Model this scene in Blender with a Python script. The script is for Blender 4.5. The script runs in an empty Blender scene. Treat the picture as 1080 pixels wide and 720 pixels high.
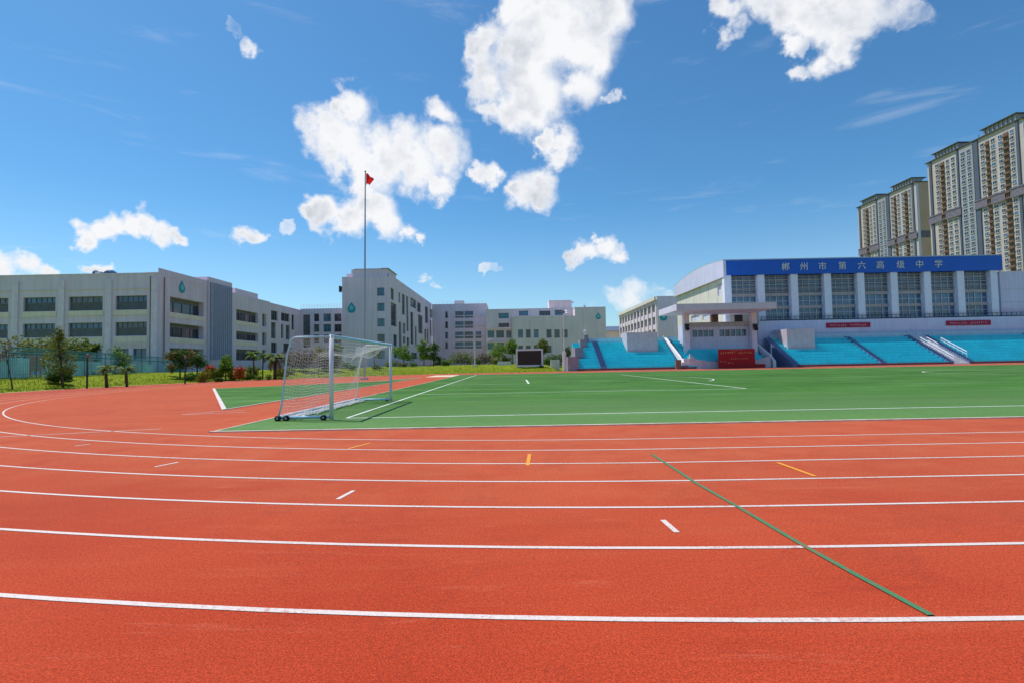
import bpy, bmesh, math, random
from mathutils import Vector, Matrix

# ------------------------------------------------------------------ camera, sky, sun, exposure
S = bpy.context.scene
COL = S.collection
F_PX, CAM_H, PITCH, YAW, ROLL = 543.6, 1.585, .0406, .0023, -.0185
R = math.radians
SUN_EL, SUN_AZ = R(63), math.atan2(-.84, .54)          # azimuth measured from +Y towards +X

def cam_axes():
    cy, sy, cp, sp, cr, sr = math.cos(YAW), math.sin(YAW), math.cos(PITCH), math.sin(PITCH), math.cos(ROLL), math.sin(ROLL)
    fw = Vector((-sy*cp, cy*cp, sp)); rt = Vector((cy, sy, 0)); up = rt.cross(fw)
    return cr*rt + sr*up, -sr*rt + cr*up, fw
AX = cam_axes()
cd = bpy.data.cameras.new('camera'); cam = bpy.data.objects.new('camera', cd); COL.objects.link(cam)
cam.matrix_world = Matrix(((AX[0].x, AX[1].x, -AX[2].x, 0), (AX[0].y, AX[1].y, -AX[2].y, 0), (AX[0].z, AX[1].z, -AX[2].z, CAM_H), (0, 0, 0, 1)))
cd.sensor_fit = 'HORIZONTAL'; cd.sensor_width = 36; cd.lens = F_PX/1080*36; cd.clip_start = .05; cd.clip_end = 9000
S.camera = cam
S.render.resolution_x, S.render.resolution_y = 1024, 682
S.view_settings.view_transform = 'Standard'; S.view_settings.look = 'None'
S.view_settings.exposure = 0.18; S.view_settings.gamma = 1; S.view_settings.use_curve_mapping = False

def ray(x, y):                       # direction of a pixel of the 1080x720 photograph
    return (x-540)/F_PX*AX[0] + (360-y)/F_PX*AX[1] + AX[2]
def pf(x, y, V):                     # (U, z) on the vertical plane at depth V
    d = ray(x, y); t = V/d.y; return d.x*t, CAM_H + d.z*t
def ps(x, y, U):                     # (V, z) on the vertical plane at lateral position U
    d = ray(x, y); t = U/d.x; return d.y*t, CAM_H + d.z*t
def gr(x, y, z=0):                   # (U, V) on the ground
    d = ray(x, y); t = (z-CAM_H)/d.z; return d.x*t, d.y*t

class NT:                            # a little helper for node trees
    def __init__(s, tree): s.t = tree; s.n = tree.nodes; s.l = tree.links
    def node(s, typ, **kw):
        n = s.n.new(typ)
        for k, v in kw.items():
            if k.startswith('i_'):
                key = k[2:]; key = int(key) if key.isdigit() else key.replace('_', ' ')
                s.set(n.inputs[key], v)
            else: setattr(n, k, v)
        return n
    def set(s, sock, v):
        if hasattr(v, 'is_output'): s.l.new(v, sock)
        elif hasattr(v, 'outputs'): s.l.new(v.outputs[0], sock)
        else: sock.default_value = v
    def math(s, op, a, b=None, c=None, clamp=False):
        n = s.n.new('ShaderNodeMath'); n.operation = op; n.use_clamp = clamp; s.set(n.inputs[0], a)
        if b is not None: s.set(n.inputs[1], b)
        if c is not None: s.set(n.inputs[2], c)
        return n.outputs[0]
    def vmath(s, op, a, b=None, sc=None):
        n = s.n.new('ShaderNodeVectorMath'); n.operation = op; s.set(n.inputs[0], a)
        if b is not None: s.set(n.inputs[1], b)
        if sc is not None: s.set(n.inputs['Scale'], sc)
        return n
    def noise(s, vec, scale, detail=4, rough=.55, dist=0):
        n = s.n.new('ShaderNodeTexNoise'); s.set(n.inputs['Vector'], vec)
        n.inputs['Scale'].default_value = scale; n.inputs['Detail'].default_value = detail
        n.inputs['Roughness'].default_value = rough; n.inputs['Distortion'].default_value = dist
        return n
    def remap(s, v, a, b, c=0., d=1., smooth=False):
        n = s.n.new('ShaderNodeMapRange'); n.interpolation_type = 'SMOOTHSTEP' if smooth else 'LINEAR'
        s.set(n.inputs[0], v)
        for i, q in enumerate((a, b, c, d)): n.inputs[i+1].default_value = q
        return n.outputs[0]
    def mix(s, f, a, b, mode='MIX'):
        n = s.n.new('ShaderNodeMix'); n.data_type = 'RGBA'; n.blend_type = mode
        s.set(n.inputs[0], f); s.set(n.inputs[6], c4(a)); s.set(n.inputs[7], c4(b)); return n.outputs[2]
def c4(c):
    return (c[0], c[1], c[2], 1) if isinstance(c, (tuple, list)) and len(c) == 3 else c

# --- the sky: Nishita plus fair-weather cumulus, at infinity
W = bpy.data.worlds.new('World'); S.world = W; W.use_nodes = True
w = NT(W.node_tree); w.n.clear()
SKY_STRENGTH = .138
sky = w.node('ShaderNodeTexSky', sky_type='NISHITA'); sky.sun_disc = False
sky.sun_elevation = SUN_EL; sky.sun_rotation = SUN_AZ; sky.altitude = 0
sky.air_density = 1.0; sky.dust_density = .35; sky.ozone_density = 2.2
hs = w.node('ShaderNodeHueSaturation', i_Color=sky.outputs[0]); hs.inputs['Saturation'].default_value = 1.08
hs = w.vmath('MULTIPLY', hs.outputs[0], (.44, .745, .86))
geo = w.node('ShaderNodeNewGeometry'); dirn = w.vmath('SCALE', geo.outputs['Incoming'], sc=-1.0).outputs[0]
dirn = w.node('ShaderNodeTexCoord').outputs['Generated']
wn1 = w.noise(dirn, 9, 5, .58); wn2 = w.noise(dirn, 30, 6, .58); wn3 = w.noise(dirn, 15, 9, .58)
off = w.vmath('SCALE', w.vmath('SUBTRACT', wn1.outputs[1], (.5, .5, .5)).outputs[0], sc=.10).outputs[0]
off2 = w.vmath('SCALE', w.vmath('SUBTRACT', wn2.outputs[1], (.5, .5, .5)).outputs[0], sc=.045).outputs[0]
wd = w.vmath('ADD', w.vmath('ADD', dirn, off).outputs[0], off2).outputs[0]
CLOUDS = [(345,140,25),(370,122,19),(362,155,31),(395,160,35),(425,150,27),(440,172,28),(465,128,16),(466,162,24),(457,195,15),(375,180,24),(380,198,14),
 (340,226,15),(368,232,20),(398,236,20),(392,216,20),(425,246,11),(440,250,6),
 (512,45,22),(518,85,26),(535,115,24),(560,50,46),(560,98,38),(600,40,46),(605,88,30),(640,12,28),(628,48,22),(580,5,44),(536,15,24),
 (592,156,17),(575,152,10),(555,202,20),(578,196,19),(574,212,14),(505,186,11),(518,188,10),(620,268,15),(636,262,15),(650,268,12),(612,274,9),(626,250,8),
 (770,14,20,.75),(774,36,15,.7),(800,4,22,.6),(790,-5,20,.8),(830,8,26,.6),(872,58,23,.95),(890,46,20,.9),(848,70,14,.8),(880,20,28,.6),(912,6,30,.55),(850,14,26,.6),(945,0,26,.45),(838,44,14,.7),(900,-20,40,.8),(965,14,16,.4),
 (88,234,15),(106,241,18),(127,240,15),(150,238,15),(170,246,15),(190,248,10),(95,250,11),
 (2,282,20),(30,281,17),(52,288,11),(262,250,12),(275,255,9),(450,292,10,.8),(466,295,9,.7),(262,45,10,.6),(250,25,9,.5),(108,284,10),(520,286,8,.5),(300,238,7,.6),(50,247,8,.6),(646,102,10,.5),(640,322,16,.3),(665,320,20,.3),(695,326,22,.28)]
fld = None
for (x, y, r, *wt) in CLOUDS:
    d = ray(x, y).normalized(); rad = (ray(x+r, y).normalized()-ray(x-r, y).normalized()).length/2*.5 + (ray(x, y+r).normalized()-ray(x, y-r).normalized()).length/2*.5
    rad *= 1.30
    dist = w.vmath('DISTANCE', wd, tuple(d)).outputs['Value']
    v = w.math('MULTIPLY_ADD', dist, -1/rad, 1.0)
    v = w.math('MINIMUM', v, min(1.0, .35+r/40)*(wt[0] if wt else 1))
    fld = v if fld is None else w.math('SMOOTH_MAX', fld, v, .25)
nz = w.math('MULTIPLY', w.math('SUBTRACT', wn3.outputs[0], .5), 1.75)
dens = w.math('ADD', w.math('MULTIPLY', fld, 1.25), nz)
mask = w.remap(dens, -.06, .76, 0, 1, True)
# thin cirrus veils
cm = w.node('ShaderNodeMapping', i_Vector=dirn); cm.inputs['Rotation'].default_value = (0, R(-22), R(10)); cm.inputs['Scale'].default_value = (2.2, 2.2, 15)
cn = w.noise(cm.outputs[0], 2.2, 6, .6, .4)
cir = w.remap(cn.outputs[0], .56, .84, 0, .20, True)
sep = w.node('ShaderNodeSeparateXYZ', i_Vector=dirn)
low = w.remap(sep.outputs[2], .0, .30, .22, 0., True)      # pale air low over the horizon
mask2 = w.math('MAXIMUM', mask, w.math('MAXIMUM', cir, low))
core = w.remap(w.math('ADD', w.math('SMOOTH_MIN', fld, .58, .3), w.math('ADD', w.math('MULTIPLY', w.math('SUBTRACT', wn1.outputs[0], .5), 1.5), w.math('MULTIPLY', w.math('SUBTRACT', wn3.outputs[0], .5), 1.3))), .40, .98, 0, 1, True)
ccol = w.mix(core, (6.0, 6.05, 6.2), (3.7, 3.95, 4.45))
skc = w.mix(mask2, hs.outputs[0], ccol)
bg = w.node('ShaderNodeBackground', i_Color=skc); bg.inputs['Strength'].default_value = SKY_STRENGTH
out = w.node('ShaderNodeOutputWorld', i_Surface=bg)

sl = bpy.data.lights.new('sun', 'SUN'); sl.energy = 4.1; sl.angle = R(.53); sl.color = (1, .96, .90)
sun = bpy.data.objects.new('sun', sl); COL.objects.link(sun)
sdir = Vector((math.sin(SUN_AZ)*math.cos(SUN_EL), math.cos(SUN_AZ)*math.cos(SUN_EL), math.sin(SUN_EL)))
sun.rotation_euler = sdir.to_track_quat('Z', 'Y').to_euler(); sun.location = (0, 0, 60)

# ------------------------------------------------------------------ materials
MATS = {}
def mat(name, col, rough=.7, spec=.3, metal=0., var=.12, vscale=1.5, bump=0., bscale=40., col2=None, streak=0., transl=0., fine=0., fscale=60.):
    if name in MATS: return MATS[name]
    m = bpy.data.materials.new(name); m.use_nodes = True; t = NT(m.node_tree)
    b = t.n['Principled BSDF']; g = t.node('ShaderNodeNewGeometry')
    pos = g.outputs['Position']
    n = t.noise(pos, vscale, 5, .6)
    f = t.remap(n.outputs[0], .3, .7)
    c2 = col2 if col2 else tuple(min(1, q*(1+var*1.2)) for q in col)
    c1 = col if col2 else tuple(q*(1-var) for q in col)
    base = t.mix(f, c1, c2)
    if fine:
        n2 = t.noise(pos, fscale, 3, .7)
        base = t.mix(1.0, base, t.remap(n2.outputs[0], .3, .7, 1-fine, 1+fine), 'MULTIPLY')
    if streak:
        mp = t.node('ShaderNodeMapping', i_Vector=pos); mp.inputs['Scale'].default_value = (2.4, 2.4, .13)
        n3 = t.noise(mp.outputs[0], 1., 5, .65)
        base = t.mix(1.0, base, t.remap(n3.outputs[0], .35, .7, 1-streak, 1.04), 'MULTIPLY')
    t.set(b.inputs['Base Color'], base)
    b.inputs['Roughness'].default_value = rough; b.inputs['Metallic'].default_value = metal
    b.inputs['Specular IOR Level'].default_value = spec
    if bump:
        nb = t.noise(pos, bscale, 4, .6)
        bp = t.node('ShaderNodeBump', i_Height=nb.outputs[0]); bp.inputs['Strength'].default_value = bump; bp.inputs['Distance'].default_value = .02
        t.set(b.inputs['Normal'], bp.outputs[0])
    if transl:
        tr = t.node('ShaderNodeBsdfTranslucent', i_Color=base); mx = t.node('ShaderNodeMixShader')
        mx.inputs[0].default_value = transl; t.l.new(b.outputs[0], mx.inputs[1]); t.l.new(tr.outputs[0], mx.inputs[2])
        t.l.new(mx.outputs[0], t.n['Material Output'].inputs[0])
    MATS[name] = m; return m

def m_track():
    m = bpy.data.materials.new('red_rubber'); m.use_nodes = True; t = NT(m.node_tree); b = t.n['Principled BSDF']
    pos = t.node('ShaderNodeNewGeometry').outputs['Position']
    big = t.noise(pos, .22, 4, .55); mid = t.noise(pos, 1.1, 5, .6); gran = t.noise(pos, 95, 2, .75); gran2 = t.noise(pos, 33, 3, .7)
    st = t.node('ShaderNodeMapping', i_Vector=pos); st.inputs['Scale'].default_value = (.14, .9, 1); wear = t.noise(st.outputs[0], 1., 6, .65)
    base = t.mix(t.remap(big.outputs[0], .3, .7), (.36, .035, .0125), (.47, .063, .022))
    base = t.mix(t.math('MULTIPLY', t.remap(wear.outputs[0], .5, .78, 0, 1, True), .45), base, (.52, .135, .055))
    base = t.mix(t.math('MULTIPLY', t.remap(mid.outputs[0], .52, .75, 0, 1, True), .42), base, (.30, .024, .011))
    xyz = t.node('ShaderNodeSeparateXYZ', i_Vector=pos)                       # colour gets paler over the inner lanes and the dusty D-area
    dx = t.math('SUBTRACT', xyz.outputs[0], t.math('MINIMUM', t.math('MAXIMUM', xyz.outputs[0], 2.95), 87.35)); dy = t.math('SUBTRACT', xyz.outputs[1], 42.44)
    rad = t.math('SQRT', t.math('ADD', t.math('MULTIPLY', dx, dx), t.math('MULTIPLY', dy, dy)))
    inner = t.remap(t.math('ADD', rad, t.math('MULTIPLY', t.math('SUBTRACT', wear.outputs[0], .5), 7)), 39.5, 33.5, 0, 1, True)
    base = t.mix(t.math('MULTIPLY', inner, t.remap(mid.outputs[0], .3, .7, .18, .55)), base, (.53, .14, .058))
    sm = t.node('ShaderNodeMapping', i_Vector=pos); sm.inputs['Scale'].default_value = (.5, 3.2, 1); scf = t.noise(sm.outputs[0], 1.3, 7, .7, .6)
    base = t.mix(t.math('MULTIPLY', t.remap(scf.outputs[0], .57, .75, 0, 1, True), .35), base, (.56, .17, .10))
    base = t.mix(t.math('MULTIPLY', t.remap(scf.outputs[0], .43, .27, 0, 1, True), .35), base, (.26, .022, .011))
    stn = t.noise(pos, .55, 5, .62, .8)
    ring = t.math('SUBTRACT', 1.0, t.math('MULTIPLY', t.math('ABSOLUTE', t.math('SUBTRACT', stn.outputs[0], .56)), 42), clamp=True)
    base = t.mix(t.math('MULTIPLY', ring, .16), base, (.22, .03, .018))
    base = t.mix(t.math('MULTIPLY', t.remap(stn.outputs[0], .56, .72, 0, 1, True), .22), base, (.30, .028, .012))
    base = t.mix(1.0, base, t.remap(gran.outputs[0], .32, .68, .52, 1.5), 'MULTIPLY')
    base = t.mix(1.0, base, t.remap(gran2.outputs[0], .3, .7, .82, 1.2), 'MULTIPLY')
    vo = t.node('ShaderNodeTexVoronoi', i_Vector=pos); vo.inputs['Scale'].default_value = 2.2
    spot = t.math('LESS_THAN', vo.outputs['Distance'], t.remap(t.noise(pos, 2.9, 2).outputs[0], .6, .8, 0, .045))
    base = t.mix(t.math('MULTIPLY', spot, .55), base, (.55, .3, .22))
    t.set(b.inputs['Base Color'], base); b.inputs['Roughness'].default_value = .9; b.inputs['Specular IOR Level'].default_value = .06
    b.inputs['Sheen Weight'].default_value = .12; b.inputs['Sheen Roughness'].default_value = .45; b.inputs['Sheen Tint'].default_value = (1, .66, .45, 1)
    bp = t.node('ShaderNodeBump', i_Height=gran.outputs[0]); bp.inputs['Strength'].default_value = .55; bp.inputs['Distance'].default_value = .006
    t.set(b.inputs['Normal'], bp.outputs[0]); return m

def m_turf():
    m = bpy.data.materials.new('green_turf'); m.use_nodes = True; t = NT(m.node_tree); b = t.n['Principled BSDF']
    pos = t.node('ShaderNodeNewGeometry').outputs['Position']
    st = t.node('ShaderNodeMapping', i_Vector=pos); st.inputs['Scale'].default_value = (.10, .5, 1)
    band = t.noise(st.outputs[0], 1, 5, .6); big = t.noise(pos, .35, 5, .6); fib = t.noise(pos, 45, 3, .75)
    base = t.mix(t.remap(big.outputs[0], .3, .7), (.033, .112, .016), (.070, .175, .030))
    base = t.mix(t.math('MULTIPLY', t.remap(band.outputs[0], .45, .75, 0, 1, True), .55), base, (.135, .255, .09))
    mot = t.noise(pos, 1.3, 6, .7)
    base = t.mix(t.math('MULTIPLY', t.remap(mot.outputs[0], .5, .72, 0, 1, True), .5), base, (.025, .10, .016))
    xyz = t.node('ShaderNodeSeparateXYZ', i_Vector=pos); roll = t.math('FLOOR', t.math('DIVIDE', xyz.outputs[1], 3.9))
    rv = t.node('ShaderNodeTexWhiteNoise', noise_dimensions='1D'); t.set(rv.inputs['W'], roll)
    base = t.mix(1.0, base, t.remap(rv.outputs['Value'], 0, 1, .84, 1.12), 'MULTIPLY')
    near_pale = t.remap(t.math('ADD', xyz.outputs[1], t.math('MULTIPLY', t.math('SUBTRACT', big.outputs[0], .5), 12)), 27, 13, 0, 1, True)  # mask for a paler turf tone towards the near touchline
    base = t.mix(t.math('MULTIPLY', near_pale, .5), base, (.15, .27, .095))
    base = t.mix(1.0, base, t.remap(fib.outputs[0], .3, .7, .62, 1.4), 'MULTIPLY')
    t.set(b.inputs['Base Color'], base); b.inputs['Roughness'].default_value = .85; b.inputs['Specular IOR Level'].default_value = .10
    bp = t.node('ShaderNodeBump', i_Height=fib.outputs[0]); bp.inputs['Strength'].default_value = .7; bp.inputs['Distance'].default_value = .02
    t.set(b.inputs['Normal'], bp.outputs[0]); return m

def m_paint(name, col, under, amt=.35, scale=26):
    m = bpy.data.materials.new(name); m.use_nodes = True; t = NT(m.node_tree); b = t.n['Principled BSDF']
    pos = t.node('ShaderNodeNewGeometry').outputs['Position']
    a = t.noise(pos, scale, 5, .75); g = t.noise(pos, 95, 2, .75); c = t.noise(pos, .7, 3, .6)
    f = t.math('MULTIPLY', t.remap(t.math('ADD', a.outputs[0], t.math('MULTIPLY', t.math('SUBTRACT', c.outputs[0], .5), .5)), .52, .7, 0, 1, True), amt)
    base = t.mix(f, col, under)
    base = t.mix(1.0, base, t.remap(g.outputs[0], .3, .7, .78, 1.14), 'MULTIPLY')
    t.set(b.inputs['Base Color'], base); b.inputs['Roughness'].default_value = .7
    bp = t.node('ShaderNodeBump', i_Height=g.outputs[0]); bp.inputs['Strength'].default_value = .4; bp.inputs['Distance'].default_value = .005
    t.set(b.inputs['Normal'], bp.outputs[0]); return m

def m_grass():
    m = bpy.data.materials.new('lawn'); m.use_nodes = True; t = NT(m.node_tree); b = t.n['Principled BSDF']
    pos = t.node('ShaderNodeNewGeometry').outputs['Position']
    big = t.noise(pos, .3, 5, .6); mid = t.noise(pos, 1.6, 5, .65); fib = t.noise(pos, 14, 4, .75)
    base = t.mix(t.remap(big.outputs[0], .3, .7), (.15, .195, .006), (.22, .265, .008))
    base = t.mix(t.math('MULTIPLY', t.remap(mid.outputs[0], .5, .72, 0, 1, True), .6), base, (.075, .125, .012))
    base = t.mix(t.math('MULTIPLY', t.remap(mid.outputs[0], .28, .42, 1, 0, True), .3), base, (.24, .19, .05))
    base = t.mix(1.0, base, t.remap(fib.outputs[0], .3, .7, .65, 1.35), 'MULTIPLY')
    t.set(b.inputs['Base Color'], base); b.inputs['Roughness'].default_value = .9; b.inputs['Specular IOR Level'].default_value = .1
    bp = t.node('ShaderNodeBump', i_Height=fib.outputs[0]); bp.inputs['Strength'].default_value = .9; bp.inputs['Distance'].default_value = .06
    t.set(b.inputs['Normal'], bp.outputs[0]); return m

def m_glass(name, col, rough=.08, var=.5, vs=.6):
    m = mat(name, col, rough, .8, 0, var, vs); return m
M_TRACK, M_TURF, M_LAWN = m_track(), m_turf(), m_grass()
M_WHITE_LINE = m_paint('worn_white_paint', (.66, .57, .53), (.45, .10, .06), .6)
M_TURF_LINE = m_paint('white_turf_line', (.72, .78, .68), (.1, .25, .09), .55, 12)
M_ORANGE = m_paint('orange_paint', (.78, .30, .012), (.5, .1, .03), .35)
M_GREEN_LINE = m_paint('green_paint', (.055, .19, .08), (.36, .075, .03), .9, 14)
M_KERB = mat('pale_kerb', (.62, .52, .43), .8, var=.25, vscale=3, bump=.2)
M_APRON = mat('tan_concrete', (.50, .34, .25), .85, var=.15, vscale=.8)
M_PLASTER = mat('lilac_grey_plaster', (.80, .672, .768), .85, .2, var=.05, vscale=.25, streak=.13, fine=.04)
M_PLASTER_WARM = mat('warm_grey_plaster', (.82, .685, .715), .85, .2, var=.05, vscale=.25, streak=.13, fine=.04)
M_PLASTER_BEIGE = mat('beige_plaster', (.82, .70, .60), .85, .2, var=.06, vscale=.3, streak=.12)
M_CREAM = mat('cream_wall', (.74, .69, .60), .8, .2, var=.05, vscale=.4, streak=.1)
M_ROOF = mat('grey_roof', (.34, .34, .36), .8, var=.15)
M_TRIM = mat('pale_trim', (.82, .70, .80), .7, var=.08, streak=.1)
M_FRAME = mat('window_frame_grey', (.20, .20, .22), .5, var=.1)
M_FRAME_W = mat('window_frame_white', (.66, .66, .68), .5, var=.1)
M_GLASS = m_glass('dark_glass', (.022, .028, .045))
M_GLASS_TEAL = m_glass('teal_glass', (.03, .15, .235), .12)
M_GLASS_BLUE = m_glass('blue_glass', (.045, .115, .22), .1)
M_CORRIDOR = mat('shaded_louvre', (.16, .16, .175), .7, var=.2, vscale=2)
M_LOUVRE = mat('lavender_metal', (.42, .45, .60), .5, var=.08)
M_LOUVRE_DK = mat('slate_blue_back', (.15, .17, .26), .6, var=.1)
M_TEAL = mat('teal_sign', (.02, .32, .40), .4, var=.06)
M_TEAL_LT = mat('light_teal_sign', (.16, .55, .62), .4, var=.06)
M_BLUE_FASCIA = mat('royal_blue_panel', (.006, .105, .55), .38, .4, var=.05, vscale=.5, fine=.03, fscale=1.1)
M_LETTER = mat('silver_letters', (.66, .68, .68), .4, var=.1)
M_COLUMN = mat('blue_white_column', (.78, .80, .92), .55, var=.05, streak=.06)
M_GREYBLUE = mat('grey_blue_wall', (.66, .65, .82), .7, var=.05, vscale=.3, streak=.12)
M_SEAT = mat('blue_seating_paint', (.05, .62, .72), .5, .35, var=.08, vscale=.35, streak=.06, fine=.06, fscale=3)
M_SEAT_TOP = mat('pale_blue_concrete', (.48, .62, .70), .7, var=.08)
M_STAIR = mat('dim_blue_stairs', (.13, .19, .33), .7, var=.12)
M_CONC = mat('grey_concrete', (.46, .45, .46), .85, var=.12, streak=.12)
M_CONC_DK = mat('purple_grey_concrete', (.30, .27, .31), .85, var=.12, streak=.12)
M_WHITEWALL = mat('white_wall', (.78, .74, .74), .75, var=.06, streak=.1)
M_PINKWALL = mat('pinkish_wall', (.62, .52, .56), .75, var=.08, streak=.1)
M_REDSTRIP = mat('maroon_base', (.20, .04, .06), .7, var=.15)
M_RED = mat('red_banner', (.46, .006, .012), .55, var=.12, vscale=.8)
M_CRIMSON = mat('crimson_banner', (.42, .012, .06), .55, var=.1)
M_GOLD = mat('gold_lettering', (.75, .36, .14), .5, var=.1)
M_BROWN = mat('brown_tile', (.22, .13, .095), .7, var=.15)
M_DARK = mat('dark_metal', (.025, .027, .03), .5, var=.2)
M_STEEL = mat('white_painted_steel', (.74, .74, .80), .35, .5, var=.06, vscale=4)
M_BLUESTEEL = mat('pale_blue_steel', (.42, .62, .76), .4, .5, var=.06, vscale=4)
M_RUBBER = mat('black_rubber', (.02, .02, .022), .7)
M_NET = mat('white_netting', (.74, .72, .70), .8, var=.08)
M_POLE = mat('galvanised_pole', (.35, .38, .44), .4, .5, .4, var=.1)
M_LED = mat('led_screen_off', (.030, .004, .006), .35, .4, var=.1)
M_FENCE = mat('teal_fence', (.05, .23, .25), .6, var=.15)
M_FENCE_MESH = mat('teal_fence_mesh', (.12, .36, .38), .7, var=.2)
M_BARK = mat('bark', (.085, .06, .042), .9, var=.3, vscale=5)
M_BARK_LT = mat('pale_bark', (.20, .16, .13), .9, var=.3, vscale=5)
def leafm(name, a, b, tr=.25, sc=1.3): return mat(name, a, .6, .25, 0, .2, sc, col2=b, transl=tr)
L_GREEN = leafm('leaf_green', (0.08, 0.165, 0.018), (0.18, 0.29, 0.03), 0.4)
L_DARK = leafm('leaf_dark', (0.04, 0.09, 0.018), (0.10, 0.165, 0.028), 0.35)
L_YELLOW = leafm('leaf_yellow_green', (.12, .15, .012), (.24, .25, .02))
L_OLIVE = leafm('leaf_olive', (0.1, 0.14, 0.018), (0.2, 0.215, 0.032), 0.35)
L_BROWN = leafm('leaf_dry', (.13, .085, .05), (.22, .15, .085), .2)
L_RED = leafm('leaf_red', (.42, .03, .012), (.52, .08, .02))
L_ORANGE = leafm('leaf_orange', (.45, .12, .02), (.40, .19, .03))
L_PALM = leafm('palm_leaf', (.06, .11, .015), (.15, .21, .025))
L_PALMDRY = leafm('palm_leaf_dry', (.18, .13, .03), (.25, .16, .04))

# ------------------------------------------------------------------ mesh helpers
class MB:
    def __init__(s): s.v = []; s.f = []
    def add(s, vs, fs):
        o = len(s.v); s.v += [tuple(q) for q in vs]; s.f += [tuple(i+o for i in f) for f in fs]; return s
    def quad(s, a, b, c, d): return s.add((a, b, c, d), ((0, 1, 2, 3),))
    def box(s, x0, x1, y0, y1, z0, z1):
        return s.add([(x0,y0,z0),(x1,y0,z0),(x1,y1,z0),(x0,y1,z0),(x0,y0,z1),(x1,y0,z1),(x1,y1,z1),(x0,y1,z1)],
                     [(0,3,2,1),(4,5,6,7),(0,1,5,4),(1,2,6,5),(2,3,7,6),(3,0,4,7)])
    def prism(s, poly, e):                         # polygon (3-D points) swept along e
        n = len(poly); e = Vector(e); p = [Vector(q) for q in poly]
        return s.add(p+[q+e for q in p], [tuple(range(n-1, -1, -1)), tuple(range(n, 2*n))]+[(i, (i+1) % n, n+(i+1) % n, n+i) for i in range(n)])
    def tube(s, pts, rad, n=8, caps=True):
        pts = [Vector(p) for p in pts]; rad = rad if isinstance(rad, (list, tuple)) else [rad]*len(pts)
        rings = []; up0 = None
        for i, p in enumerate(pts):
            d = (pts[min(i+1, len(pts)-1)]-pts[max(i-1, 0)]).normalized()
            a = d.cross(Vector((0, 0, 1)))
            if a.length < .05: a = d.cross(Vector((0, 1, 0)))
            a.normalize()
            if up0 is not None and a.dot(up0) < 0: a = -a
            up0 = a; b = d.cross(a)
            rings.append([p+(a*math.cos(2*math.pi*k/n)+b*math.sin(2*math.pi*k/n))*rad[i] for k in range(n)])
        vs = [q for r in rings for q in r]; fs = []
        for i in range(len(rings)-1):
            for k in range(n): fs.append((i*n+k, i*n+(k+1) % n, (i+1)*n+(k+1) % n, (i+1)*n+k))
        if caps: fs += [tuple(range(n-1, -1, -1)), tuple(range((len(rings)-1)*n, len(rings)*n))]
        return s.add(vs, fs)
    def mesh(s, name, m, smooth=False):
        me = bpy.data.meshes.new(name); me.from_pydata(s.v, [], s.f); me.update()
        bm = bmesh.new(); bm.from_mesh(me); bmesh.ops.recalc_face_normals(bm, faces=bm.faces); bm.to_mesh(me); bm.free()
        if m: me.materials.append(m)
        if smooth: me.polygons.foreach_set('use_smooth', [True]*len(me.polygons))
        return me
    def build(s, name, m, parent=None, smooth=False, **tags):
        return link(name, s.mesh(name, m, smooth), parent, **tags)
PW = {}
def link(name, me, parent=None, loc=None, rot=0., **tags):
    o = bpy.data.objects.new(name, me); COL.objects.link(o)
    wl = Vector(loc) if loc is not None else Vector((0, 0, 0))
    if parent:
        o.parent = parent; o.location = wl-PW[parent.name]
    else: o.location = wl
    PW[o.name] = wl; o.rotation_euler.z = rot
    tag(o, **tags); return o
def tag(o, label=None, cat=None, group=None, kind=None):
    if label: o['label'] = label
    if cat: o['category'] = cat
    if group: o['group'] = group
    if kind: o['kind'] = kind
    return o
def thing(name, label, cat, loc=(0, 0, 0), group=None):
    o = bpy.data.objects.new(name, None); COL.objects.link(o); o.location = loc; o.empty_display_size = .3
    PW[o.name] = Vector(loc); return tag(o, label, cat, group)
def struct(name, mb, m, smooth=False): return mb.build(name, m, None, smooth, kind='structure')
def local(parent, o):                             # part given in the thing's own coordinates
    o.parent = parent; o.location = (0, 0, 0); return o

# --- walls with real openings.  th=0 faces -Y, th=-90 faces -X, th=90 faces +X (u runs to the right seen from outside)
def du_n(th): return Vector((math.cos(th), math.sin(th), 0)), Vector((math.sin(th), -math.cos(th), 0))
def wall(mb, O, th, Wd, z0, z1, ops, depth=.28):
    du, n = du_n(th); O = Vector(O)
    P = lambda u, z, d=0: O+du*u+Vector((0, 0, z))-n*d
    us = sorted(set([0, Wd]+[q for o in ops for q in o[:2]])); zs = sorted(set([z0, z1]+[q for o in ops for q in o[2:4]]))
    us = [u for u in us if 0 <= u <= Wd]; zs = [z for z in zs if z0 <= z <= z1]
    for i in range(len(us)-1):
        for j in range(len(zs)-1):
            cu, cz = (us[i]+us[i+1])/2, (zs[j]+zs[j+1])/2
            if any(o[0] < cu < o[1] and o[2] < cz < o[3] for o in ops): continue
            mb.quad(P(us[i], zs[j]), P(us[i+1], zs[j]), P(us[i+1], zs[j+1]), P(us[i], zs[j+1]))
    for (a, b, c, d) in [o[:4] for o in ops]:
        for (p, q) in (((a, c), (b, c)), ((b, c), (b, d)), ((b, d), (a, d)), ((a, d), (a, c))):
            mb.quad(P(*p), P(*q), P(*q, depth), P(*p, depth))
WCACHE = {}
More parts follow.
